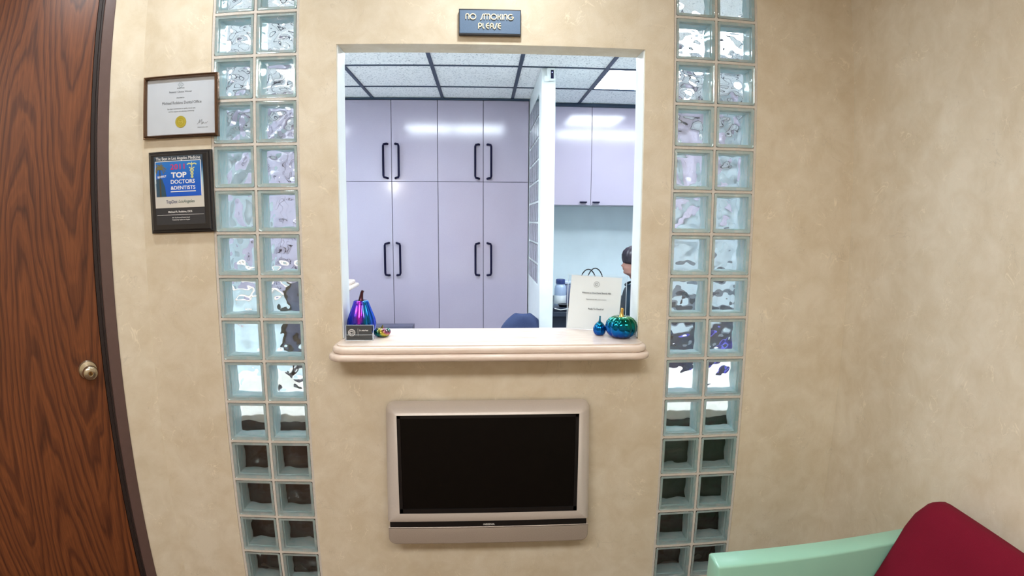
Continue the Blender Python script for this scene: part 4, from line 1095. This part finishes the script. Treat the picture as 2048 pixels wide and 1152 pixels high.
# ------------------------------------------------------------------ seated person at the right of the window
M_SKIN = speckled('skin', (168, 122, 108), 0.5, 0.06, 60); M_SKIN.node_tree.nodes['Principled BSDF'].inputs['Subsurface Weight'].default_value = 0.05
M_SCRUB = speckled('dark_teal_scrubs', (22, 48, 66), 0.8, 0.12, 80)
M_HAIR = speckled('dark_brown_hair', (40, 32, 42), 0.35, 0.35, 90)
HXc, HYc = 1.135, 2.32         # head centre, looking towards -X
per = thing('person', (1.17, 2.25, 0), 'seated person in dark scrubs with dark bobbed hair, in profile at the right', 'person')
PO = Vector((1.17, 2.32, 0))
def skin_body(name, V, E, parent, mt, sub=2):
    me = bpy.data.meshes.new(name); me.from_pydata([v[0] for v in V], E, []); me.materials.append(mt)
    o = bpy.data.objects.new(name, me); COL.objects.link(o); o.parent = parent
    md = o.modifiers.new('skin', 'SKIN'); md.use_smooth_shade = True
    sv = me.skin_vertices[0].data if me.skin_vertices else None
    if sv is None:
        bm = bmesh.new(); bm.from_mesh(me); bm.verts.layers.skin.verify(); bm.to_mesh(me); bm.free(); sv = me.skin_vertices[0].data
    for i, v in enumerate(V): sv[i].radius = v[1]; sv[i].use_root = (i == 0)
    s = o.modifiers.new('sub', 'SUBSURF'); s.levels = s.render_levels = sub
    return o
# person faces -X: forward = -x, side = y
V = [((0.02, 0, 0.50), (0.15, 0.13)), ((0.02, 0, 0.64), (0.135, 0.105)), ((0.0, 0, 0.80), (0.15, 0.11)), ((-0.01, 0, 0.93), (0.155, 0.10)), ((0.005, 0, 1.00), (0.075, 0.065)), ((-0.015, 0, 1.07), (0.052, 0.055)), ((-0.03, 0, 1.14), (0.055, 0.06))]
E_ = [(i, i + 1) for i in range(6)]
for s in (-1, 1):
    k = len(V)
    V += [((-0.02, s * 0.17, 0.945), (0.058, 0.058)), ((-0.06, s * 0.215, 0.76), (0.045, 0.045)), ((-0.20, s * 0.19, 0.78), (0.036, 0.036)), ((-0.33, s * 0.13, 0.80), (0.027, 0.025))]
    E_ += [(3, k), (k, k + 1), (k + 1, k + 2), (k + 2, k + 3)]
    k = len(V)
    V += [((-0.05, s * 0.10, 0.50), (0.09, 0.085)), ((-0.42, s * 0.12, 0.50), (0.062, 0.062)), ((-0.44, s * 0.12, 0.28), (0.05, 0.05)), ((-0.42, s * 0.12, 0.09), (0.038, 0.038)), ((-0.53, s * 0.13, 0.045), (0.036, 0.03))]
    E_ += [(0, k), (k, k + 1), (k + 1, k + 2), (k + 2, k + 3), (k + 3, k + 4)]
skin_body('body', V, E_, per, M_SCRUB)
# hands: palm and five fingers each
for s in (-1, 1):
    b0 = Vector((-0.33, s * 0.13, 0.80)); V = [(b0, (0.024, 0.018)), (b0 + Vector((-0.045, 0, -0.004)), (0.034, 0.015)), (b0 + Vector((-0.075, 0, -0.008)), (0.036, 0.013))]; E_ = [(0, 1), (1, 2)]
    for q, (dy, ln) in enumerate(((-0.028, 0.060), (-0.010, 0.072), (0.009, 0.068), (0.027, 0.052))):
        k = len(V); p = b0 + Vector((-0.085, dy, -0.010))
        V += [(p, (0.0095, 0.009)), (p + Vector((-ln * 0.5, 0, -0.003)), (0.0085, 0.008)), (p + Vector((-ln, 0, -0.016)), (0.007, 0.007))]; E_ += [(2, k), (k, k + 1), (k + 1, k + 2)]
    k = len(V); V += [(b0 + Vector((-0.035, -s * 0.038, -0.006)), (0.011, 0.010)), (b0 + Vector((-0.070, -s * 0.056, -0.010)), (0.009, 0.009))]; E_ += [(1, k), (k, k + 1)]
    skin_body('hand', V, E_, per, M_SKIN, 1)
# head: horizontal rings; profile (z, front x, back x, half width)
PR = [(1.055, -0.030, 0.055, 0.050), (1.080, -0.045, 0.060, 0.052), (1.094, -0.072, 0.062, 0.056), (1.102, -0.088, 0.064, 0.059), (1.112, -0.093, 0.068, 0.062), (1.122, -0.089, 0.072, 0.064),
      (1.130, -0.097, 0.076, 0.065), (1.137, -0.094, 0.079, 0.066), (1.144, -0.100, 0.082, 0.067), (1.152, -0.094, 0.085, 0.068), (1.162, -0.094, 0.088, 0.069), (1.185, -0.088, 0.093, 0.071), (1.200, -0.084, 0.096, 0.072),
      (1.215, -0.090, 0.098, 0.073), (1.235, -0.092, 0.099, 0.074), (1.258, -0.086, 0.096, 0.071), (1.278, -0.070, 0.086, 0.062), (1.294, -0.042, 0.064, 0.045), (1.302, -0.010, 0.030, 0.020)]
hx, hy = HXc - PO.x, 0.0
bm = bmesh.new(); S = 40; rings = []
for z, xf, xb, hw_ in PR:
    ring = []
    for i in range(S):
        a = 2 * pi * i / S; c, s_ = cos(a), sin(a)
        cx = (xf + xb) / 2; rx = (xb - xf) / 2
        x = cx + rx * (abs(c) ** 0.92) * (1 if c > 0 else -1); y = hw_ * (abs(s_) ** 0.9) * (1 if s_ > 0 else -1)
        d = (a - pi)
        nz = max(0, 1 - abs(z - 1.166) / 0.030) ; x -= 0.022 * (max(0, 1 - (z - 1.158) / 0.042) if z >= 1.158 else max(0, 1 - (1.158 - z) / 0.010)) * exp(-(d / 0.20) ** 2)
        for sg_ in (-1, 1):     # eye sockets
            x += 0.010 * exp(-((d - sg_ * 0.42) / 0.2) ** 2) * exp(-((z - 1.192) / 0.012) ** 2)
        ring.append(bm.verts.new((hx + x, hy + y, z)))
    rings.append(ring)
for A, B in zip(rings, rings[1:]):
    for i in range(S): bm.faces.new([A[i], A[(i + 1) % S], B[(i + 1) % S], B[i]])
bm.faces.new(rings[0]); bm.faces.new(rings[-1][::-1]); bmesh.ops.recalc_face_normals(bm, faces=bm.faces)
head = link('head', bm, per, M_SKIN, smooth=True)
M_EYE = mat('eye_white', (225, 222, 220), 0.2); M_IRIS = mat('dark_iris', (30, 20, 16), 0.2)
for sg_ in (-1, 1):
    bm = bmesh.new(); q = bmesh.ops.create_uvsphere(bm, u_segments=14, v_segments=8, radius=0.0115)
    for v in q['verts']: v.co += Vector((hx - 0.066, sg_ * 0.032, 1.192))
    q = bmesh.ops.create_uvsphere(bm, u_segments=12, v_segments=8, radius=0.0062)
    for v in q['verts']: v.co += Vector((hx - 0.0725, sg_ * 0.033, 1.192))
    for f in bm.faces: f.material_index = 1 if f.calc_center_median().x < hx - 0.0755 else 0
    link('eye', bm, head, [M_EYE, M_IRIS], smooth=True)
bm = bmesh.new(); tube(bm, [(hx - 0.074, -0.026, 1.1365), (hx - 0.089, -0.014, 1.1370), (hx - 0.0965, 0, 1.1375), (hx - 0.089, 0.014, 1.1370), (hx - 0.074, 0.026, 1.1365)], [0.001, 0.0032, 0.0042, 0.0032, 0.001], 8)
link('lips', bm, head, mat('lip', (138, 86, 82), 0.5), smooth=True)
for sg_ in (-1, 1):
    bm = bmesh.new(); q = bmesh.ops.create_uvsphere(bm, u_segments=12, v_segments=10, radius=0.03)
    for v in q['verts']: v.co = Vector((v.co.x * 0.55 + hx + 0.012, v.co.y * 0.25 + sg_ * 0.072, v.co.z + 1.178))
    link('ear', bm, head, M_SKIN, smooth=True)
# hair: bob with a fringe, built as a lofted shell with strand ridges
bm = bmesh.new(); rings = []
HR = [(1.095, 0.02, 0.118, 0.086), (1.13, -0.002, 0.128, 0.094), (1.168, -0.03, 0.132, 0.098), (1.183, -0.093, 0.133, 0.099), (1.198, -0.099, 0.134, 0.099), (1.220, -0.104, 0.132, 0.098), (1.248, -0.106, 0.128, 0.095), (1.275, -0.097, 0.118, 0.087), (1.300, -0.072, 0.098, 0.070), (1.316, -0.035, 0.062, 0.043), (1.322, 0.0, 0.03, 0.018)]
for z, xf, xb, hw_ in HR:
    ring = []
    for i in range(72):
        a = 2 * pi * i / 72; c, s_ = cos(a), sin(a); cx = (xf + xb) / 2; rx = (xb - xf) / 2
        k = 1 + 0.022 * sin(i * 2.4) + 0.015 * sin(i * 5.1 + z * 30)
        ring.append(bm.verts.new((hx + cx + rx * c * k, hw_ * s_ * k, z)))
    rings.append(ring)
for A, B in zip(rings, rings[1:]):
    for i in range(72): bm.faces.new([A[i], A[(i + 1) % 72], B[(i + 1) % 72], B[i]])
bm.faces.new(rings[0]); bm.faces.new(rings[-1][::-1]); bmesh.ops.recalc_face_normals(bm, faces=bm.faces)
link('hair', bm, per, M_HAIR, smooth=True)
bm = bmesh.new(); pts = [(hx + 0.005 + 0.075 * cos(a), 0.078 * sin(a), 1.03 + 0.02 * cos(a)) for a in [2 * pi * k / 24 for k in range(25)]]
tube(bm, pts, 0.010, 8, caps=False); link('collar', bm, per, M_SCRUB, smooth=True)
t = thing('stool', (1.19, 2.25, 0), 'round black stool under the seated person', 'stool')
bm = bmesh.new(); lathe(bm, [(0, 0.34), (0.18, 0.34), (0.19, 0.36), (0.18, 0.395), (0, 0.40)], 32); link('seat', bm, t, M_BLACK, smooth=40)
bm = bmesh.new(); tube(bm, [(0, 0, 0.03), (0, 0, 0.34)], 0.025, 12); link('column', bm, t, M_STEEL)
bm = bmesh.new(); lathe(bm, [(0, 0), (0.20, 0), (0.20, 0.012), (0.03, 0.03), (0, 0.03)], 32); link('base', bm, t, M_STEEL, smooth=40)
